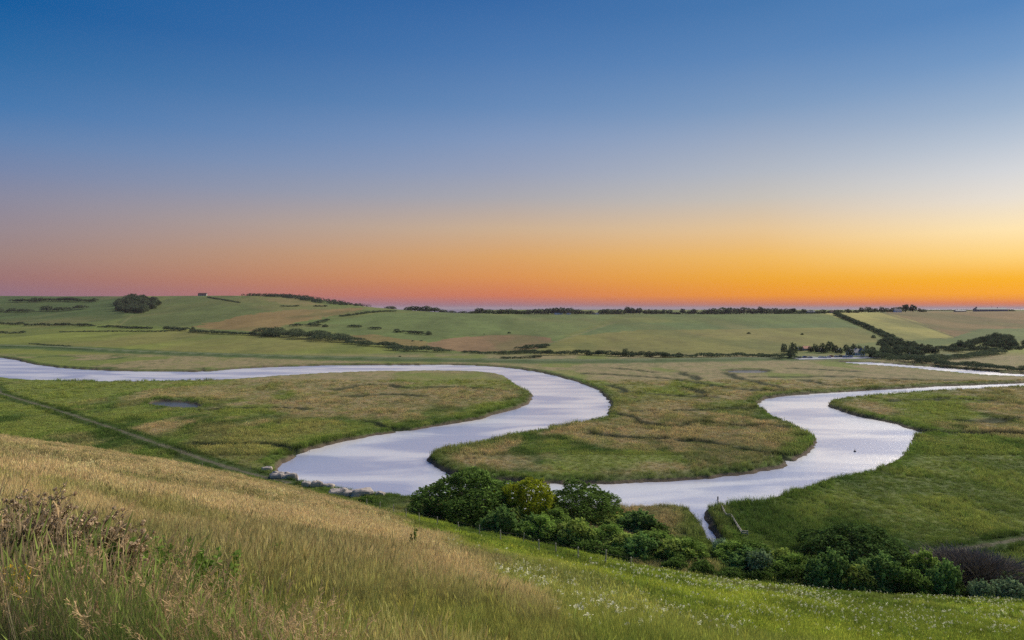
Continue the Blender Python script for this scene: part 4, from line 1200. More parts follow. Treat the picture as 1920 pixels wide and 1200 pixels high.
boat(1500, 657, 6.5, 'larger white boat standing ashore left of the orange shed', 'white', .1)
boat(1496, 654, 5.5, 'smaller white boat behind the larger one near the orange shed', 'white', -.2)

def car_proto(body_mat):
    def body():
        mb = MB(); W = .88
        side = [(-2.1, .35), (-2.12, .75), (-1.95, .92), (-1.25, .98), (-.75, 1.42), (.75, 1.45), (1.35, 1.0), (2.0, .9), (2.15, .6), (2.1, .32)]
        for a, b in zip(side, side[1:]):
            ia = .12 if a[1] > 1.2 else 0; ib = .12 if b[1] > 1.2 else 0
            mb.poly([(a[0], -W + ia, a[1]), (b[0], -W + ib, b[1]), (b[0], W - ib, b[1]), (a[0], W - ia, a[1])])
        for s in (-1, 1):
            low = [(-2.1, .35), (-2.12, .75), (-1.95, .92), (-1.25, .98), (1.35, 1.0), (2.0, .9), (2.15, .6), (2.1, .32)]
            mb.poly([(p[0], s * W, p[1]) for p in low])
            mb.poly([(-1.25, s * W, .98), (-.75, s * (W - .12), 1.42), (.75, s * (W - .12), 1.45), (1.35, s * W, 1.0)])
        mb.poly([(-2.1, -W, .35), (2.1, -W, .32), (2.1, W, .32), (-2.1, W, .35)])
        return mb
    return body()
def car(px, py, rz, mat, label, first):
    x, y, z = at(px, py)
    o = thing('parked_car', label, 'car', (x, y, z + .02), rz, 'cars parked along the village road')
    link('body', first[mat], o)
    for me in first['glass']: link('window', me, o)
    for me, (wx, wy) in zip([first['tyre']] * 4, ((-1.3, -.8), (1.3, -.8), (-1.3, .8), (1.3, .8))):
        wv = link('wheel', me, o); wv.location = (wx, wy, .32)
        rm = link('rim', first['rim'], wv)
def mesh_of(mb, name, mat): return make_mesh(name, np.array(mb.v), [np.array(mb.f[4]).reshape(-1, 4), np.array(mb.f[3]).reshape(-1, 3)], [mat])
CP = {}
for k, colr in (('white', (.75, .75, .76)), ('silver', (.45, .46, .48)), ('blue', (.05, .10, .28)), ('dark', (.03, .03, .035)), ('red', (.35, .03, .03))):
    CP[k] = mesh_of(car_proto(k), 'body', plain('car_paint_' + k, colr, .3, noise=.02))
gl = []
for s in (-1, 1):
    mb = MB(); mb.poly([(-1.1, s * .885, 1.0), (-.72, s * .79, 1.37), (.7, s * .79, 1.4), (1.2, s * .885, 1.02)]); gl.append(mesh_of(mb, 'window', M['glass']))
mb = MB(); mb.poly([(.83, -.74, 1.42), (.83, .74, 1.42), (1.33, .82, 1.05), (1.33, -.82, 1.05)]); gl.append(mesh_of(mb, 'window', M['glass']))
mb = MB(); mb.poly([(-.8, -.74, 1.40), (-.8, .74, 1.40), (-1.24, .82, 1.02), (-1.24, -.82, 1.02)]); gl.append(mesh_of(mb, 'window', M['glass']))
CP['glass'] = gl
mb = MB(); mb.disc((0, 0, 0), .32, 'y', 14, .2); CP['tyre'] = mesh_of(mb, 'wheel', M['rubber'])
mb = MB(); mb.disc((0, 0, 0), .19, 'y', 10, .22); CP['rim'] = mesh_of(mb, 'rim', M['white'])
CARS = [(1499,671,'white','leftmost white car on the village road'), (1509,670.5,'blue','blue car beside the leftmost white one'), (1519,671.5,'silver','silver car right of the blue car'),
        (1539,671,'white','white car below the slate roofed shed'), (1546,671.5,'white','white car second below the slate roofed shed'), (1554,671,'white','white car below the tallest village tree'),
        (1568,670,'silver','silver car left of the dark one'), (1576,669,'dark','dark car between the silver and white cars below the pale shed'), (1584,670,'white','white car right of the dark car'),
        (1595,669.5,'white','white car nearest the inn on the road'), (1618,666,'silver','silver car parked beside the inn gable'), (1558,669.5,'red','red car half hidden behind a white one')]
for i, (px, py, k, lb) in enumerate(CARS): car(px, py, random.choice([0, .1, 3.1]) + random.uniform(-.15, .15), k, lb, CP)

def ribbon(name, pts, w, mat, lift, label, kind='structure', n=4):
    P = dense([p[:2] for p in pts], False, n); V = []
    for i, p in enumerate(P):
        d = P[min(i + 1, len(P) - 1)] - P[max(i - 1, 0)]; d = d / (np.linalg.norm(d) + 1e-9); nrm = np.array([-d[1], d[0]])
        for s in (-1, 0, 1):
            q = p + nrm * s * w / 2; V.append((q[0], q[1], float(gz(q[0], q[1])) + lift))
    i = np.arange(len(P) * 3).reshape(-1, 3)
    f = np.concatenate([np.stack([i[:-1, k], i[:-1, k + 1], i[1:, k + 1], i[1:, k]], 1) for k in (0, 1)])
    return tag(link(name, make_mesh(name, np.array(V), [f], [M[mat]], True)), label, kind=kind)
ribbon('road', [at(px, py) for px, py in [(1488,672),(1520,671.6),(1560,670.8),(1600,670),(1640,669)]], 16, 'asphalt', .12, 'grey village road and car park strip')

def post(px, py, h, r, mat, name, label, cat, head=None):
    x, y, z = at(px, py)
    o = thing(name, label, cat, (x, y, z))
    mb = MB(); mb.tube([(0, 0, -.4), (0, 0, h)], [r, r * .8], 6); mb.build('pole', M[mat], o)
    if head:
        hb = MB(); hb.box(-head[0] / 2, -head[1] / 2, h - .02, head[0] / 2, head[1] / 2, h + head[2]); hb.build('head', M['white'], o)
    return o
post(1621, 669, 9, .12, 'white', 'lamp_post', 'tall pale lamp post right of the white gable', 'lamp post', (1.0, .4, .3))
post(1609, 668, 3.5, .1, 'white', 'lamp_post', 'short pale post in front of the white gable', 'post', (.4, .4, .3))
post(1645, 664, 6, .1, 'wood', 'utility_pole', 'pale pole at the left edge of the dark wood', 'pole', (1.2, .1, .12))
post(1706, 672, 5, .12, 'white', 'utility_pole', 'pale pole in the dark wood above the far river bank', 'pole', (.4, .4, .4))
post(743, 656, 3.2, .25, 'white', 'white_post', 'white post at the left edge of the tapering thicket', 'post', (.5, .5, .3))

# ------------------------------------------------------------------ boulders on the near bank
rr = np.random.default_rng(61)
def boulder(w, d, h, seed):
    r = np.random.default_rng(seed); k = 10; V = []; n = 9
    th = np.linspace(0, 2 * np.pi, k * 2, endpoint=False)
    zs = [-.5, 0, .35, .7, .9, 1.0]
    sc = [1.0, 1.02, 1.0, .95, .82, .5]
    for z, s in zip(zs, sc):
        for t in th:
            c, s_ = np.cos(t), np.sin(t)
            e = 1 / (abs(c) ** 5 + abs(s_) ** 5) ** .2
            q = e * s * (1 + .45 * (vnoise(np.array([t * 1.4 + seed]), np.array([z * 2.0]), seed)[0] - .5))
            V.append((c * q * w / 2, s_ * q * d / 2, h * (z + .5 * max(z, 0) * (vnoise(np.array([c * 1.5 + 9]), np.array([s_ * 1.5 + seed]), seed)[0] - .5))))
    nt = len(th); f = []
    for j in range(len(zs) - 1):
        for i in range(nt): f.append((j * nt + i, j * nt + (i + 1) % nt, (j + 1) * nt + (i + 1) % nt, (j + 1) * nt + i))
    V.append((0, 0, h * 1.0)); top = len(V) - 1
    t3 = [((len(zs) - 1) * nt + i, (len(zs) - 1) * nt + (i + 1) % nt, top) for i in range(nt)]
    return make_mesh('boulder', np.array(V), [np.array(f), np.array(t3)], [M['rock']], False)
BL = [(521,888,27,8,'pale boulder closest to the dark grass point'), (543,898,26,9,'second pale boulder from the dark grass point'), (574,906,15,7,'small rounded boulder between two larger ones'),
      (594,911,20,9,'arched pale boulder in the middle of the row'), (615,916,20,6,'low flat boulder between the arched and the long one'), (637,919,32,10,'long flat topped block, largest of the boulders'),
      (677,927,34,8,'dark topped block above the small dark bush'), (655,924,22,6,'low boulder between the two long blocks'), (712,931,16,5,'small boulder right of the dark topped block'), (500,884,16,5,'half buried stone at the left end of the boulders')]
for i, (px, py, w, h, lb) in enumerate(BL):
    while at(px, py)[2] < -.15: py += 1.5          # it sits on the bank, not in the river
    x, y, z = at(px, py)
    o = link('boulder', boulder(w / F * y * 1.15, w / F * y * .75, h / F * y * 1.3, 70 + i)); o.location = (x, y, max(z, -.4) - .1); o.rotation_euler = (0, 0, rr.uniform(-.3, .3))
    tag(o, lb, 'boulder', 'boulders along the near river bank')

# ------------------------------------------------------------------ fences
def fence(pts, label, hpost=1.5, r=.085, wires=3, mat='wood', extra=()):
    W = [at(*p) for p in pts]
    o = thing('post_fence', label, 'fence', W[0])
    mbp = MB(); mbp.tube([(0, 0, -.5), (0, 0, hpost * .5), (0, 0, hpost)], [r, r, r * .9], 7); pm = mesh_of(mbp, 'post', M[mat])
    for w in W:
        p = link('post', pm, o); p.location = Vector(w) - Vector(W[0]); p.rotation_euler = (rr.normal() * .05, rr.normal() * .06, rr.uniform(0, 3))
        p.scale = (1, 1, rr.uniform(.9, 1.15))
    for k in range(wires):
        m = MB(); zz = hpost * (.35 + .28 * k)
        m.tube([Vector(w) - Vector(W[0]) + Vector((0, -r, zz)) for w in W], .012, 4); m.build('wire', M['wood_dark'], o)
    return o
FP = [(688,950),(712,957),(738,964),(762,971),(786,978),(821,986),(860,996),(899,1006),(938,1015),(981,1020),(1011,1035),(1042,1042),(1084,1052),(1135,1061),(1183,1069)]
fence(FP, 'wire fence on weathered posts along the foot of the hill in front of the hedge')
fence([(300,854),(340,866),(380,877),(420,884),(470,893),(505,900),(540,908),(572,917),(606,924)], 'low wire fence between the dry hillside and the boulders', 1.1, .05, 2)
# timber revetment beside the canal
W = [at(*p) for p in [(1346,953),(1354,963),(1362,973),(1371,983),(1381,994),(1391,1004),(1402,1015)]]
o = thing('timber_fence', 'low timber rail fence with a dark end post beside the canal', 'fence', W[0])
for i, w in enumerate(W):
    mb = MB(); mb.tube([(0, 0, -.5), (0, 0, 1.7 if i == 0 else .95)], [.16 if i == 0 else .1] * 2, 6); p = mb.build('post', M['wood_dark' if i == 0 else 'wood'], o); p.location = Vector(w) - Vector(W[0])
for a, b in zip(W, W[1:]):
    for zz in (.35, .75):
        mb = MB(); A, B = Vector(a) - Vector(W[0]), Vector(b) - Vector(W[0]); d = (B - A).normalized(); s = Vector((-d.y, d.x, 0)) * .05
        up = Vector((0, 0, .22)); q = [A + s + Vector((0, 0, zz)), A - s + Vector((0, 0, zz)), B - s + Vector((0, 0, zz)), B + s + Vector((0, 0, zz))]; t = [v + up for v in q]
        mb.poly(q[::-1]); mb.poly(t)
        for i in range(4): mb.poly([q[i], q[(i + 1) % 4], t[(i + 1) % 4], t[i]])
        mb.build('rail', M['wood'], o)
# groyne stakes at the grass point
x, y, z = at(548, 850)
o = thing('stake_row', 'row of thin dark stakes in the water off the grass point', 'stakes', (x, y, -.6))
for i, (px, py) in enumerate([(552,846),(560,847),(569,846),(580,844),(544,850)]):
    yy = (HC + .6) * F / (py + 3 - HZ); mb = MB(); mb.tube([(0, 0, -.8), (.03, 0, .9)], [.08, .06], 5)
    p = mb.build('stake', M['wood_dark'], o); p.location = ((px - 960) / F * yy - x, yy - y, 0)
# small marker in the river
yy = (HC + .6) * F / (847 - HZ); xx = (1603 - 960) / F * yy
o = thing('buoy', 'small dark buoy floating in the right hand bend', 'buoy', (xx, yy, -.6))
mb = MB(); mb.tube([(0, 0, -.3), (0, 0, .0), (0, 0, .25), (0, 0, .45)], [.2, .42, .36, .12], 10); mb.build('float', M['rubber'], o)
mb = MB(); mb.tube([(0, 0, .4), (0, 0, 1.0)], [.05, .05], 6); mb.build('spar', M['wood_dark'], o)

# ------------------------------------------------------------------ grass
def tuft_mesh(name, n, rad, h, w, bend, heads, seed, mat='blade', spread=.35):
    """n tapering blades; v = 1 on seed heads"""
    r = np.random.default_rng(seed); V = []; Q = []; T3 = []; v = []
    for i in range(n):
        a = r.uniform(0, 6.28); q = rad * math.sqrt(r.random()); b = np.array([math.cos(a) * q, math.sin(a) * q, -.03])
        hh = h * r.uniform(.55, 1.1); la = r.uniform(0, 6.28); ln = np.array([math.cos(la), math.sin(la), 0.]) * hh * spread * r.random()
        ln = ln + np.array([.1, -.05, 0]) * hh * bend
        fa_ = r.uniform(0, 6.28); sd_ = np.array([math.cos(fa_), math.sin(fa_), 0.]) * w * r.uniform(.7, 1.2)
        p0, p1, p2 = b, b + ln * .3 + np.array([0, 0, hh * .55]), b + ln + np.array([0, 0, hh])
        k = len(V); V += [p0 - sd_, p0 + sd_, p1 + sd_ * .8, p1 - sd_ * .8, p2]
        Q.append((k, k + 1, k + 2, k + 3)); T3.append((k + 3, k + 2, k + 4)); v += [.0, .0, .15, .15, .3]
        if r.random() < heads:
            d = ln * .6 + np.array([0, 0, hh * .5]); d /= np.linalg.norm(d); L = hh * r.uniform(.14, .26); wd = max(w * 1.3, L * .045)
            s2 = np.array([math.cos(fa_ + 1), math.sin(fa_ + 1), 0.]) * wd
            k = len(V); V += [p2 - d * L * .3, p2 + d * L * .25 + s2, p2 + d * L, p2 + d * L * .25 - s2]; Q.append((k, k + 1, k + 2, k + 3)); v += [1, 1, 1, 1]
    me = make_mesh(name, np.array(V), [np.array(Q), np.array(T3)], [M[mat]], False, {'v': ('FLOAT', 'POINT', np.array(v))})
    return bpy.data.objects.new(name, me)

def scatter_group(coll):
    ng = bpy.data.node_groups.new('scatter_' + coll.name, 'GeometryNodeTree')
    ng.interface.new_socket('Geometry', in_out='INPUT', socket_type='NodeSocketGeometry')
    ng.interface.new_socket('Geometry', in_out='OUTPUT', socket_type='NodeSocketGeometry')
    N, L = ng.nodes, ng.links
    gi, go = N.new('NodeGroupInput'), N.new('NodeGroupOutput')
    ci = N.new('GeometryNodeCollectionInfo'); ci.inputs['Collection'].default_value = coll
    ci.inputs['Separate Children'].default_value = True; ci.inputs['Reset Children'].default_value = True
    ip = N.new('GeometryNodeInstanceOnPoints'); ip.inputs['Pick Instance'].default_value = True
    def na(nm, t):
        n = N.new('GeometryNodeInputNamedAttribute'); n.data_type = t; n.inputs[0].default_value = nm; return n.outputs[0]
    L.new(gi.outputs[0], ip.inputs['Points']); L.new(ci.outputs[0], ip.inputs['Instance'])
    L.new(na('kind_i', 'INT'), ip.inputs['Instance Index']); L.new(na('rot', 'FLOAT_VECTOR'), ip.inputs['Rotation']); L.new(na('scl', 'FLOAT_VECTOR'), ip.inputs['Scale'])
    L.new(ip.outputs[0], go.inputs[0])
    return ng

def scatter(name, label, sources, P, sc, tint, idx, rng, tilt=.12):
    coll = bpy.data.collections.new(name + '_kinds')
    for o in sources: coll.objects.link(o)
    n = len(P)
    rot = np.stack([rng.normal(size=n) * tilt, rng.normal(size=n) * tilt, rng.uniform(0, 6.28, n)], 1)
    me = bpy.data.meshes.new(name); me.vertices.add(n); me.vertices.foreach_set('co', np.asarray(P, np.float32).ravel())
    for nm, kind, arr in (('rot', 'FLOAT_VECTOR', rot), ('scl', 'FLOAT_VECTOR', sc), ('tint', 'FLOAT_VECTOR', tint)):
        a = me.attributes.new(nm, kind, 'POINT'); a.data.foreach_set('vector', np.asarray(arr, np.float32).ravel())
    a = me.attributes.new('kind_i', 'INT', 'POINT'); a.data.foreach_set('value', np.asarray(idx, np.int32))
    o = link(name, me); m = o.modifiers.new('scatter', 'NODES'); m.node_group = scatter_group(coll)
    return tag(o, label, kind='stuff')

rg = np.random.default_rng(77)
def hill_points(y0, y1, n, umax=.83):
    y = np.sqrt(rg.uniform(y0 ** 2, y1 ** 2, n)); u = rg.uniform(-umax, umax, n); x = u * y
    z = z_hill(x, y)
    return x, y, z

def hill_scatter(name, label, y0, y1, n, h, w, rad, blades, seed, keep=None):
    x, y, z = hill_points(y0, y1, n)
    ok = z > .6
    if keep is not None: ok &= keep(x, y, z)
    x, y, z = x[ok], y[ok], z[ok]
    c = col_hill(x, y, z); m = len(x)
    dryk = (c[:, 0] > c[:, 1] * 1.02)
    lum = c.mean(1, keepdims=True); c = c + (lum - c) * np.where(dryk, .18, .04)[:, None]
    c = c * (np.where(dryk, 2.02, 2.2)[:, None] + rg.normal(size=(m, 1)) * .55) * (1 + rg.normal(size=(m, 3)) * .05)
    src = [tuft_mesh('a_dry_tuft', blades, rad, h, w, .8, .7, seed), tuft_mesh('b_dry_tuft', blades, rad, h * 1.1, w * .9, 1.2, .8, seed + 1),
           tuft_mesh('c_green_tuft', int(blades * 1.2), rad, h * .62, w * 1.2, .6, .08, seed + 2, spread=.7), tuft_mesh('d_green_tuft', int(blades * 1.1), rad, h * .75, w * 1.1, 1, .15, seed + 3, spread=.6)]
    idx = np.where(dryk, rg.integers(0, 2, m), rg.integers(2, 4, m))
    idx = np.where(rg.random(m) < .15, rg.integers(0, 4, m), idx)
    s = rg.uniform(.7, 1.25, m) * (.45 + 1.1 * fbm(x / 3.2, y / 4.2, 91, 3)); sc = np.stack([s, s, s * rg.uniform(.8, 1.2, m)], 1)
    return scatter(name, label, src, np.stack([x, y, z], 1), sc, np.clip(c, .01, .9), idx, rg)
hill_scatter('meadow_grass', 'tall meadow grass closest to the viewpoint', 3.2, 22, 42000, .42, .0030, .13, 22, 200)
hill_scatter('meadow_grass', 'meadow grass on the upper slope', 20, 62, 60000, .46, .008, .26, 24, 210)
hill_scatter('meadow_grass', 'meadow grass on the lower slope', 58, 250, 62000, .48, .028, .6, 26, 220)

# marsh reeds and rough grass
def marsh_scatter(name, label, y0, y1, n, h, w, rad, blades, seed):
    inv = rg.uniform(1 / y1, 1 / y0, n); y = 1 / inv; u = rg.uniform(-.84, .84, n); x = u * y
    z = gsample(x, y); s = gsample(x, y, 3); zh_ = z_hill(x, y)
    ok = (s > 1.2) & (zh_ < z) & (z > .06)
    x, y, z, s = x[ok], y[ok], z[ok], s[ok]
    f = marsh_fields(x, y)
    ok = f[1] > 1.2 + y / 300                                   # nothing tall grows in the creeks
    x, y, z, s = x[ok], y[ok], z[ok], s[ok]; f = tuple(q[ok] for q in f)
    c = col_marsh(x, y, f, z); m = len(x)
    near_tr = f[2] < 2.0
    lush = fbm(x / 11, y / 16, 95, 3)
    rim = smooth(7, 2, s)
    hh = .45 + .9 * smooth(.42, .7, lush) + .5 * rim
    hh = np.where(near_tr, .12, hh) * np.where(f[1] < 1.5, .4, 1)
    c = (c * .95 + c.mean(1, keepdims=True) * .05) * (2.45 + rg.normal(size=(m, 1)) * .5) * (1 + rg.normal(size=(m, 3)) * .05)
    src = [tuft_mesh('a_reed', blades, rad, h, w, .6, .3, seed, spread=.3), tuft_mesh('b_reed', blades, rad * 1.1, h * .9, w, .9, .5, seed + 1, spread=.4), tuft_mesh('c_reed', blades, rad, h * .7, w * 1.2, .5, .0, seed + 2, spread=.6)]
    sw = rg.uniform(.75, 1.3, m)
    return scatter(name, label, src, np.stack([x, y, z], 1), np.stack([sw, sw, hh * rg.uniform(.8, 1.2, m)], 1), np.clip(c, .01, .9), rg.integers(0, 3, m), rg, .08)
marsh_scatter('marsh_grass', 'tussocky green grass on the near marsh', 100, 220, 70000, .9, .03, .62, 24, 300)
marsh_scatter('marsh_grass', 'rough grass on the middle marsh', 215, 440, 60000, .9, .07, 1.3, 22, 310)

# flowers: creamy umbels in drifts
def flower_src(name, seed, mat):
    r = np.random.default_rng(seed); mb = MB(); V = []; T = []; v = []
    o = bpy.data.objects.new(name, None)
    n = 9; P = np.stack([r.normal(size=n) * .05, r.normal(size=n) * .05, .5 + r.normal(size=n) * .03], 1)
    Vv, Fq = leaf_quads(P, np.repeat([[0, -.3, 1.0]], n, 0), .06, r, 1.1, .35)
    k = len(Vv); st = np.array([(-.006, 0, -.03), (.006, 0, -.03), (.005, 0, .5), (-.005, 0, .5)])
    me = make_mesh(name, np.concatenate([Vv, st]), [np.concatenate([Fq, [[k, k + 1, k + 2, k + 3]]])], [M[mat], M['leaf_mid']], False, {'v': ('FLOAT', 'POINT', r.random(k + 4))})
    mi = np.zeros(n + 1, np.int32); mi[-1] = 1; me.polygons.foreach_set('material_index', mi)
    return bpy.data.objects.new(name, me)
DR = [((1140,1135),(1260,1160),20,150),((1090,1120),(1150,1150),16,60),((960,1085),(1060,1110),14,110),((900,1055),(1000,1080),14,80),((830,1015),(900,1050),16,40),((1000,1090),(1150,1100),18,80),
      ((1100,1065),(1300,1095),10,170),((1180,1080),(1300,1120),18,90),((1300,1105),(1430,1115),10,130),((1470,1120),(1580,1142),14,190),((1400,1155),(1500,1160),12,150),((1300,1130),(1420,1145),18,110),
      ((1530,1140),(1640,1165),18,110),((1700,1115),(1900,1135),10,300),((1620,1150),(1760,1180),18,140),((1740,1165),(1920,1190),16,150),((1840,1140),(1920,1160),14,60),((1250,1170),(1400,1190),14,50),
      ((1500,1108),(1920,1122),8,240),((1600,1180),(1760,1200),14,50),((1100,1150),(1240,1165),8,60),((1340,1095),(1520,1112),7,150),((1900,1170),(1960,1190),20,40)]
FPp = []
for a, b, sp, n in DR:
    n = int(n * .7); t = rg.random(n); px = a[0] + (b[0] - a[0]) * t + rg.normal(size=n) * sp * 1.6; py = a[1] + (b[1] - a[1]) * t + rg.normal(size=n) * sp * .7
    for q, w in zip(px, py):
        if HZ + 20 < w < 1225:
            P_ = at(q, w)
            if z_hill(P_[0], P_[1]) >= P_[2] - .05: FPp.append(P_)
for n_, rng_ in ((420, ((850, 1920), (1040, 1200))),):
    for _ in range(n_):
        P_ = at(rg.uniform(*rng_[0]), rg.uniform(*rng_[1]))
        if z_hill(P_[0], P_[1]) >= P_[2] - .05 and (960 + F * P_[0] / P_[1]) > 900 + (HZ + F * (HC - P_[2]) / P_[1] - 1060) * 1.3: FPp.append(P_)
FPp = np.array(FPp); n = len(FPp); sf = rg.uniform(.5, 1.15, n) * np.clip(FPp[:, 1] / 45, .8, 1.5)
scatter('white_flowers', 'creamy white flower heads in drifts on the green slope', [flower_src('a_umbel', 1, 'petal'), flower_src('b_umbel', 2, 'petal')], FPp,
        np.stack([sf, sf, np.clip(sf, .6, 1.3)], 1), np.ones((n, 3)), rg.integers(0, 2, n), rg, .1)

# ------------------------------------------------------------------ the bank of tall weeds at the lower left
def panicle_mesh(name, n, seed, h):
    """dry stalks, each with a loose drooping head of many spikelets"""
    r = np.random.default_rng(seed); V = []; Q = []; v = []
    def strip(p, q, w0, w1, val):
        a = r.uniform(0, 6.28); s = np.array([math.cos(a), math.sin(a), 0.])
        k = len(V); V.extend([p - s * w0, p + s * w0, q + s * w1, q - s * w1]); Q.append((k, k + 1, k + 2, k + 3)); v.extend([val] * 4)
    for i in range(n):
        b = np.array([r.normal() * .07, r.normal() * .07, -.03]); hh = h * r.uniform(.7, 1.1); la = r.uniform(0, 6.28)
        ln = np.array([math.cos(la), math.sin(la), 0.]) * hh * .22 * r.random() + np.array([.10, -.03, 0]) * hh
        pts = [b, b + ln * .15 + np.array([0, 0, hh * .45]), b + ln * .5 + np.array([0, 0, hh * .8]), b + ln * 1.1 + np.array([0, 0, hh])]
        for p, q in zip(pts, pts[1:]): strip(p, q, .0016, .0014, .3)
        d = pts[3] - pts[2]; d = d / np.linalg.norm(d)
        for k_ in range(26):
            t = r.random(); p = pts[2] + (pts[3] - pts[2]) * t * 1.15 + np.array([0, 0, .02])
            e = p + (d * .5 + r.normal(size=3) * .45 * (1.1 - t)) * hh * .10 - np.array([0, 0, .02]) * hh
            strip(p, e, .0010, .0045, 1.0)
    me = make_mesh(name, np.array(V), [np.array(Q)], [M['blade']], False, {'v': ('FLOAT', 'POINT', np.array(v))})
    return bpy.data.objects.new(name, me)
def plume_mesh(name, n, seed, h, w, heads):
    return tuft_mesh(name, n, .16, h, w, 1.4, heads, seed, spread=.45)
xs, ys = [], []
for _ in range(6500):
    px = rg.uniform(-90, 620); py = rg.uniform(1010, 1500)
    lim_ = np.interp(px, [-60, 0, 60, 120, 240, 330, 430, 620], [955, 960, 985, 1000, 1050, 1090, 1120, 1175])
    if py < lim_ + 25 + abs(rg.normal()) * 20: continue
    P_ = at(px, py)
    if P_[1] < 4.6: continue
    xs.append(P_); ys.append((py - lim_) / F * P_[1])        # nothing here stands taller than the bank's outline
TG = np.array(xs); n = len(TG)
cw_ = fbm(TG[:, 0] / 1.2, TG[:, 1] / 1.2, 97, 3)
tint = np.where(rg.random((n, 1)) < .2 + (cw_[:, None] - .5) * 1.6, np.array([[.36, .29, .19]]), np.array([[.23, .31, .09]])) * rg.uniform(.75, 1.35, (n, 1))
s_ = np.minimum(rg.uniform(.45, 1.2, n), np.array(ys) / .95 * rg.uniform(.55, 1.05, n))
scatter('tall_grass', 'tall seeding grass in the weedy bank at the lower left', [plume_mesh('a_plume', 9, 401, .95, .0022, .85), plume_mesh('b_plume', 8, 402, .85, .0026, .6), plume_mesh('c_plume', 16, 403, .62, .0024, .1)],
        TG, np.stack([s_, s_, s_], 1), tint, rg.integers(0, 3, n), rg, .14)
kp = rg.choice(n, 900); pxk = 960 + F * TG[kp, 0] / TG[kp, 1]; kp = kp[rg.random(900) < np.interp(pxk, [0, 220, 330, 600], [.12, .22, .6, .6])][:460]; nk = len(kp)
sp_ = np.minimum(rg.uniform(.6, 1.15, nk), np.array(ys)[kp] / .9 * rg.uniform(.7, 1.15, nk))
scatter('seeding_grass', 'straw coloured seed heads above the weedy bank', [panicle_mesh('a_panicle', 3, 411, 1.0), panicle_mesh('b_panicle', 4, 412, .9), panicle_mesh('c_panicle', 2, 413, 1.1)],
        TG[kp], np.stack([sp_, sp_, sp_], 1), np.array([[.50, .38, .23]]) * rg.uniform(.6, 1.25, (nk, 1)), rg.integers(0, 3, nk), rg, .12)

def thistle(px, py, h, seed, label, green=False, group=None):
    r = np.random.default_rng(seed); x, y, z = at(px, py)
    o = thing('thistle', label, 'thistle', (x, y, z - .05), r.uniform(0, 6.28), group)
    st = MB(); tips = []
    top = Vector((r.normal() * .06, r.normal() * .06, h)); st.tube([(0, 0, 0), (0, 0, h * .5), top], [.010, .008, .005], 5); tips.append(top)
    for k in range(r.integers(9, 14)):
        t = r.uniform(.45, .92); s = Vector((0, 0, 0)).lerp(top, t); a = r.uniform(0, 6.28); L = h * r.uniform(.12, .3)
        e = s + Vector((math.cos(a) * L * .6, math.sin(a) * L * .6, L)); st.tube([s, s.lerp(e, .5) + Vector((math.cos(a), math.sin(a), 0)) * L * .1, e], [.006, .005, .003], 4); tips.append(e)
        for q in range(3):
            e2 = e + Vector((r.normal() * .06, r.normal() * .06, r.uniform(-.02, .07))); st.tube([s.lerp(e, .7), e2], [.004, .003], 4); tips.append(e2)
    st.build('stem', M['stalk'], o)
    hp = np.array([tuple(t) for t in tips]); P = np.repeat(hp, 16, 0); d = unit(len(P), r); P = P + d * .014
    V, Fq = leaf_quads(P, d, .017, r, 1.8, .7)
    tag(link('flower_heads', make_mesh('flower_heads', V, [Fq], [M['seed']], False, {'v': ('FLOAT', 'POINT', np.repeat(r.random(len(P)), 4))}), o), kind='stuff')
    n = 110; zz = r.uniform(.08, .85, n) * h; a = r.uniform(0, 6.28, n); rr_ = r.uniform(.03, .13, n)
    P = np.stack([np.cos(a) * rr_, np.sin(a) * rr_, zz], 1); D = np.stack([np.cos(a), np.sin(a), -.2 + 0 * a], 1)
    V, Fq = leaf_quads(P, np.cross(D, unit(n, r)), .045, r, 2.6, .4)
    link('leaves', make_mesh('leaves', V, [Fq], [M['leaf_mid' if green or r.random() < .5 else 'stalk']], False, {'v': ('FLOAT', 'POINT', np.repeat(r.random(n), 4))}), o)
    return o
TH = [(6,1090,.95),(28,1096,1.0),(50,1080,1.05),(66,1100,1.1),(84,1090,1.0),(100,1108,1.0),(112,1095,.9),(128,1112,1.0),(146,1120,.95),(160,1128,.9),(15,1120,1.0),(40,1130,.9),(78,1132,.95),(118,1142,.9),(180,1120,1.0),(200,1126,1.0),(216,1124,.95),(232,1130,.9),(246,1136,.85),(262,1134,.75),(150,1132,1.0),(92,1140,1.0)]
for i, (px, py, h) in enumerate(TH):
    thistle(px, py + 30, h * .88, 500 + i, '%s brown seeding thistle from the left in the weedy bank' % ORD[sorted(q[0] for q in TH).index(px)], i % 3 == 0, 'thistles in the weedy bank')

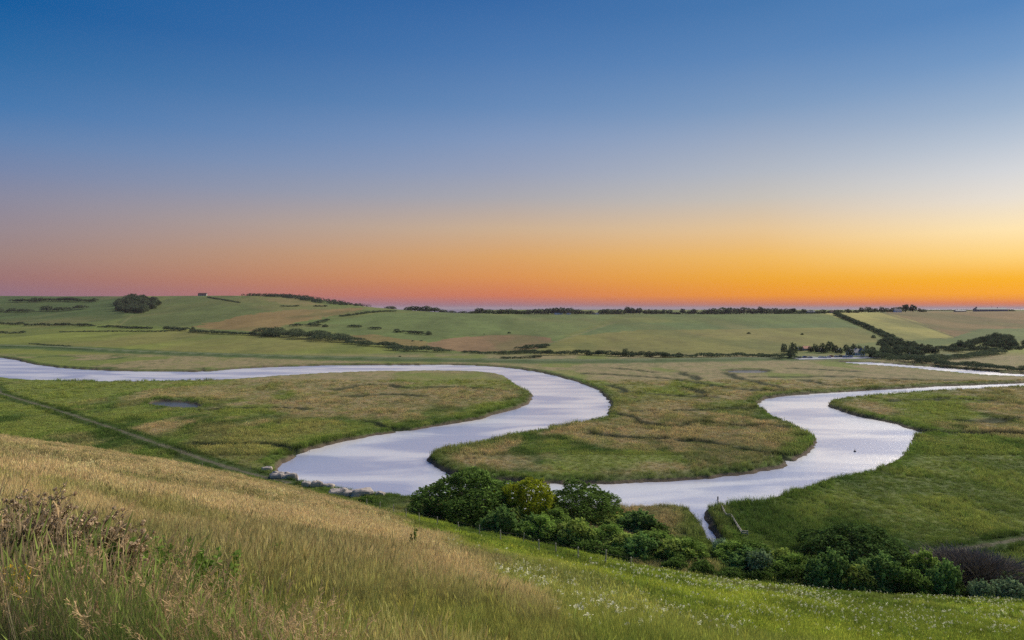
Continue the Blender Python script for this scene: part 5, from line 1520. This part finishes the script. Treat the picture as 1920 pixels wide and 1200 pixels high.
def herb(px, py, w, h, n, mat, name, label, cat, seed, leaf=.045, group=None):
    r = np.random.default_rng(seed); x, y, z = at(px, py); o = thing(name, label, cat, (x, y, z - .03))
    st = MB(); P = []; D = []
    for k in range(n):
        bx, by = r.normal() * w * .28, r.normal() * w * .28; hh = h * r.uniform(.6, 1.1) * math.exp(-(bx * bx + by * by) / (w * w) * .8)
        tp = Vector((bx + r.normal() * .06, by + r.normal() * .06, hh)); st.tube([(bx, by, 0), tp], [.006, .003], 4)
        m = int(10 + hh * 14); t = r.random(m); a = r.uniform(0, 6.28, m); q = .06 * (1.15 - t)
        P.append(np.stack([bx + (tp.x - bx) * t + np.cos(a) * q, by + (tp.y - by) * t + np.sin(a) * q, hh * (.15 + .87 * t)], 1)); D.append(np.repeat([[0, 0, 1.0]], m, 0))
    P = np.concatenate(P); D = np.concatenate(D)
    st.build('stem', M['leaf_mid'] if mat != 'seed' else M['stalk'], o)
    V, Fq = leaf_quads(P, D, leaf, r, 1.9, .7)
    link('leaves', make_mesh('leaves', V, [Fq], [M[mat]], False, {'v': ('FLOAT', 'POINT', np.repeat(np.clip(r.normal(.5, .3, len(P)), 0, 1), 4))}), o)
    return o, P
herb(330, 1140, 1.3, .8, 60, 'leaf_mid', 'nettle', 'bright green nettle clump right of the thistles', 'nettles', 601)
herb(245, 1120, .9, .7, 36, 'leaf_mid', 'nettle', 'green nettle clump half hidden behind tall dry grass', 'nettles', 602)
herb(380, 1140, .8, .55, 26, 'leaf_mid', 'nettle', 'low green nettle clump at the right end of the weedy bank', 'nettles', 603)
herb(524, 1108, .16, .85, 8, 'leaf_dark', 'dock', 'dark upright dock plant alone on the dry slope right of the weeds', 'dock', 604, .03)
herb(775, 1034, .35, 1.3, 10, 'leaf_dark', 'dock', 'small dark dock plant alone in the middle of the dry slope', 'dock', 605, .08)
rag, P = herb(14, 1215, .34, .75, 16, 'leaf_mid', 'ragwort', 'yellow flowering ragwort at the lower left edge', 'ragwort', 606)
r6 = np.random.default_rng(6); q = P[P[:, 2] > .42]; q = np.repeat(q, 5, 0) + r6.normal(size=(len(q) * 5, 3)) * .03
V, Fq = leaf_quads(q, np.repeat([[0, -.4, 1.0]], len(q), 0), .026, r6, 1.1, .4)
tag(link('flower', make_mesh('flower', V, [Fq], [M['petal_y']], False, {'v': ('FLOAT', 'POINT', np.repeat(r6.random(len(q)), 4))}), rag), kind='stuff')

# ------------------------------------------------------------------ evening haze over the valley
hm = bpy.data.materials.new('evening_haze'); hm.use_nodes = True; ht = hm.node_tree; ht.nodes.clear()
ho = ht.nodes.new('ShaderNodeOutputMaterial'); hv = ht.nodes.new('ShaderNodeVolumePrincipled')
hv.inputs['Color'].default_value = (.80, .64, .70, 1); hv.inputs['Density'].default_value = 0.000028; hv.inputs['Anisotropy'].default_value = 0.0
ht.links.new(hv.outputs[0], ho.inputs['Volume'])
hb = MB(); hb.box(-61000, -300, -6, 61000, 91000, 135); tag(hb.build('haze', hm), 'thin evening haze over the whole valley', kind='stuff')
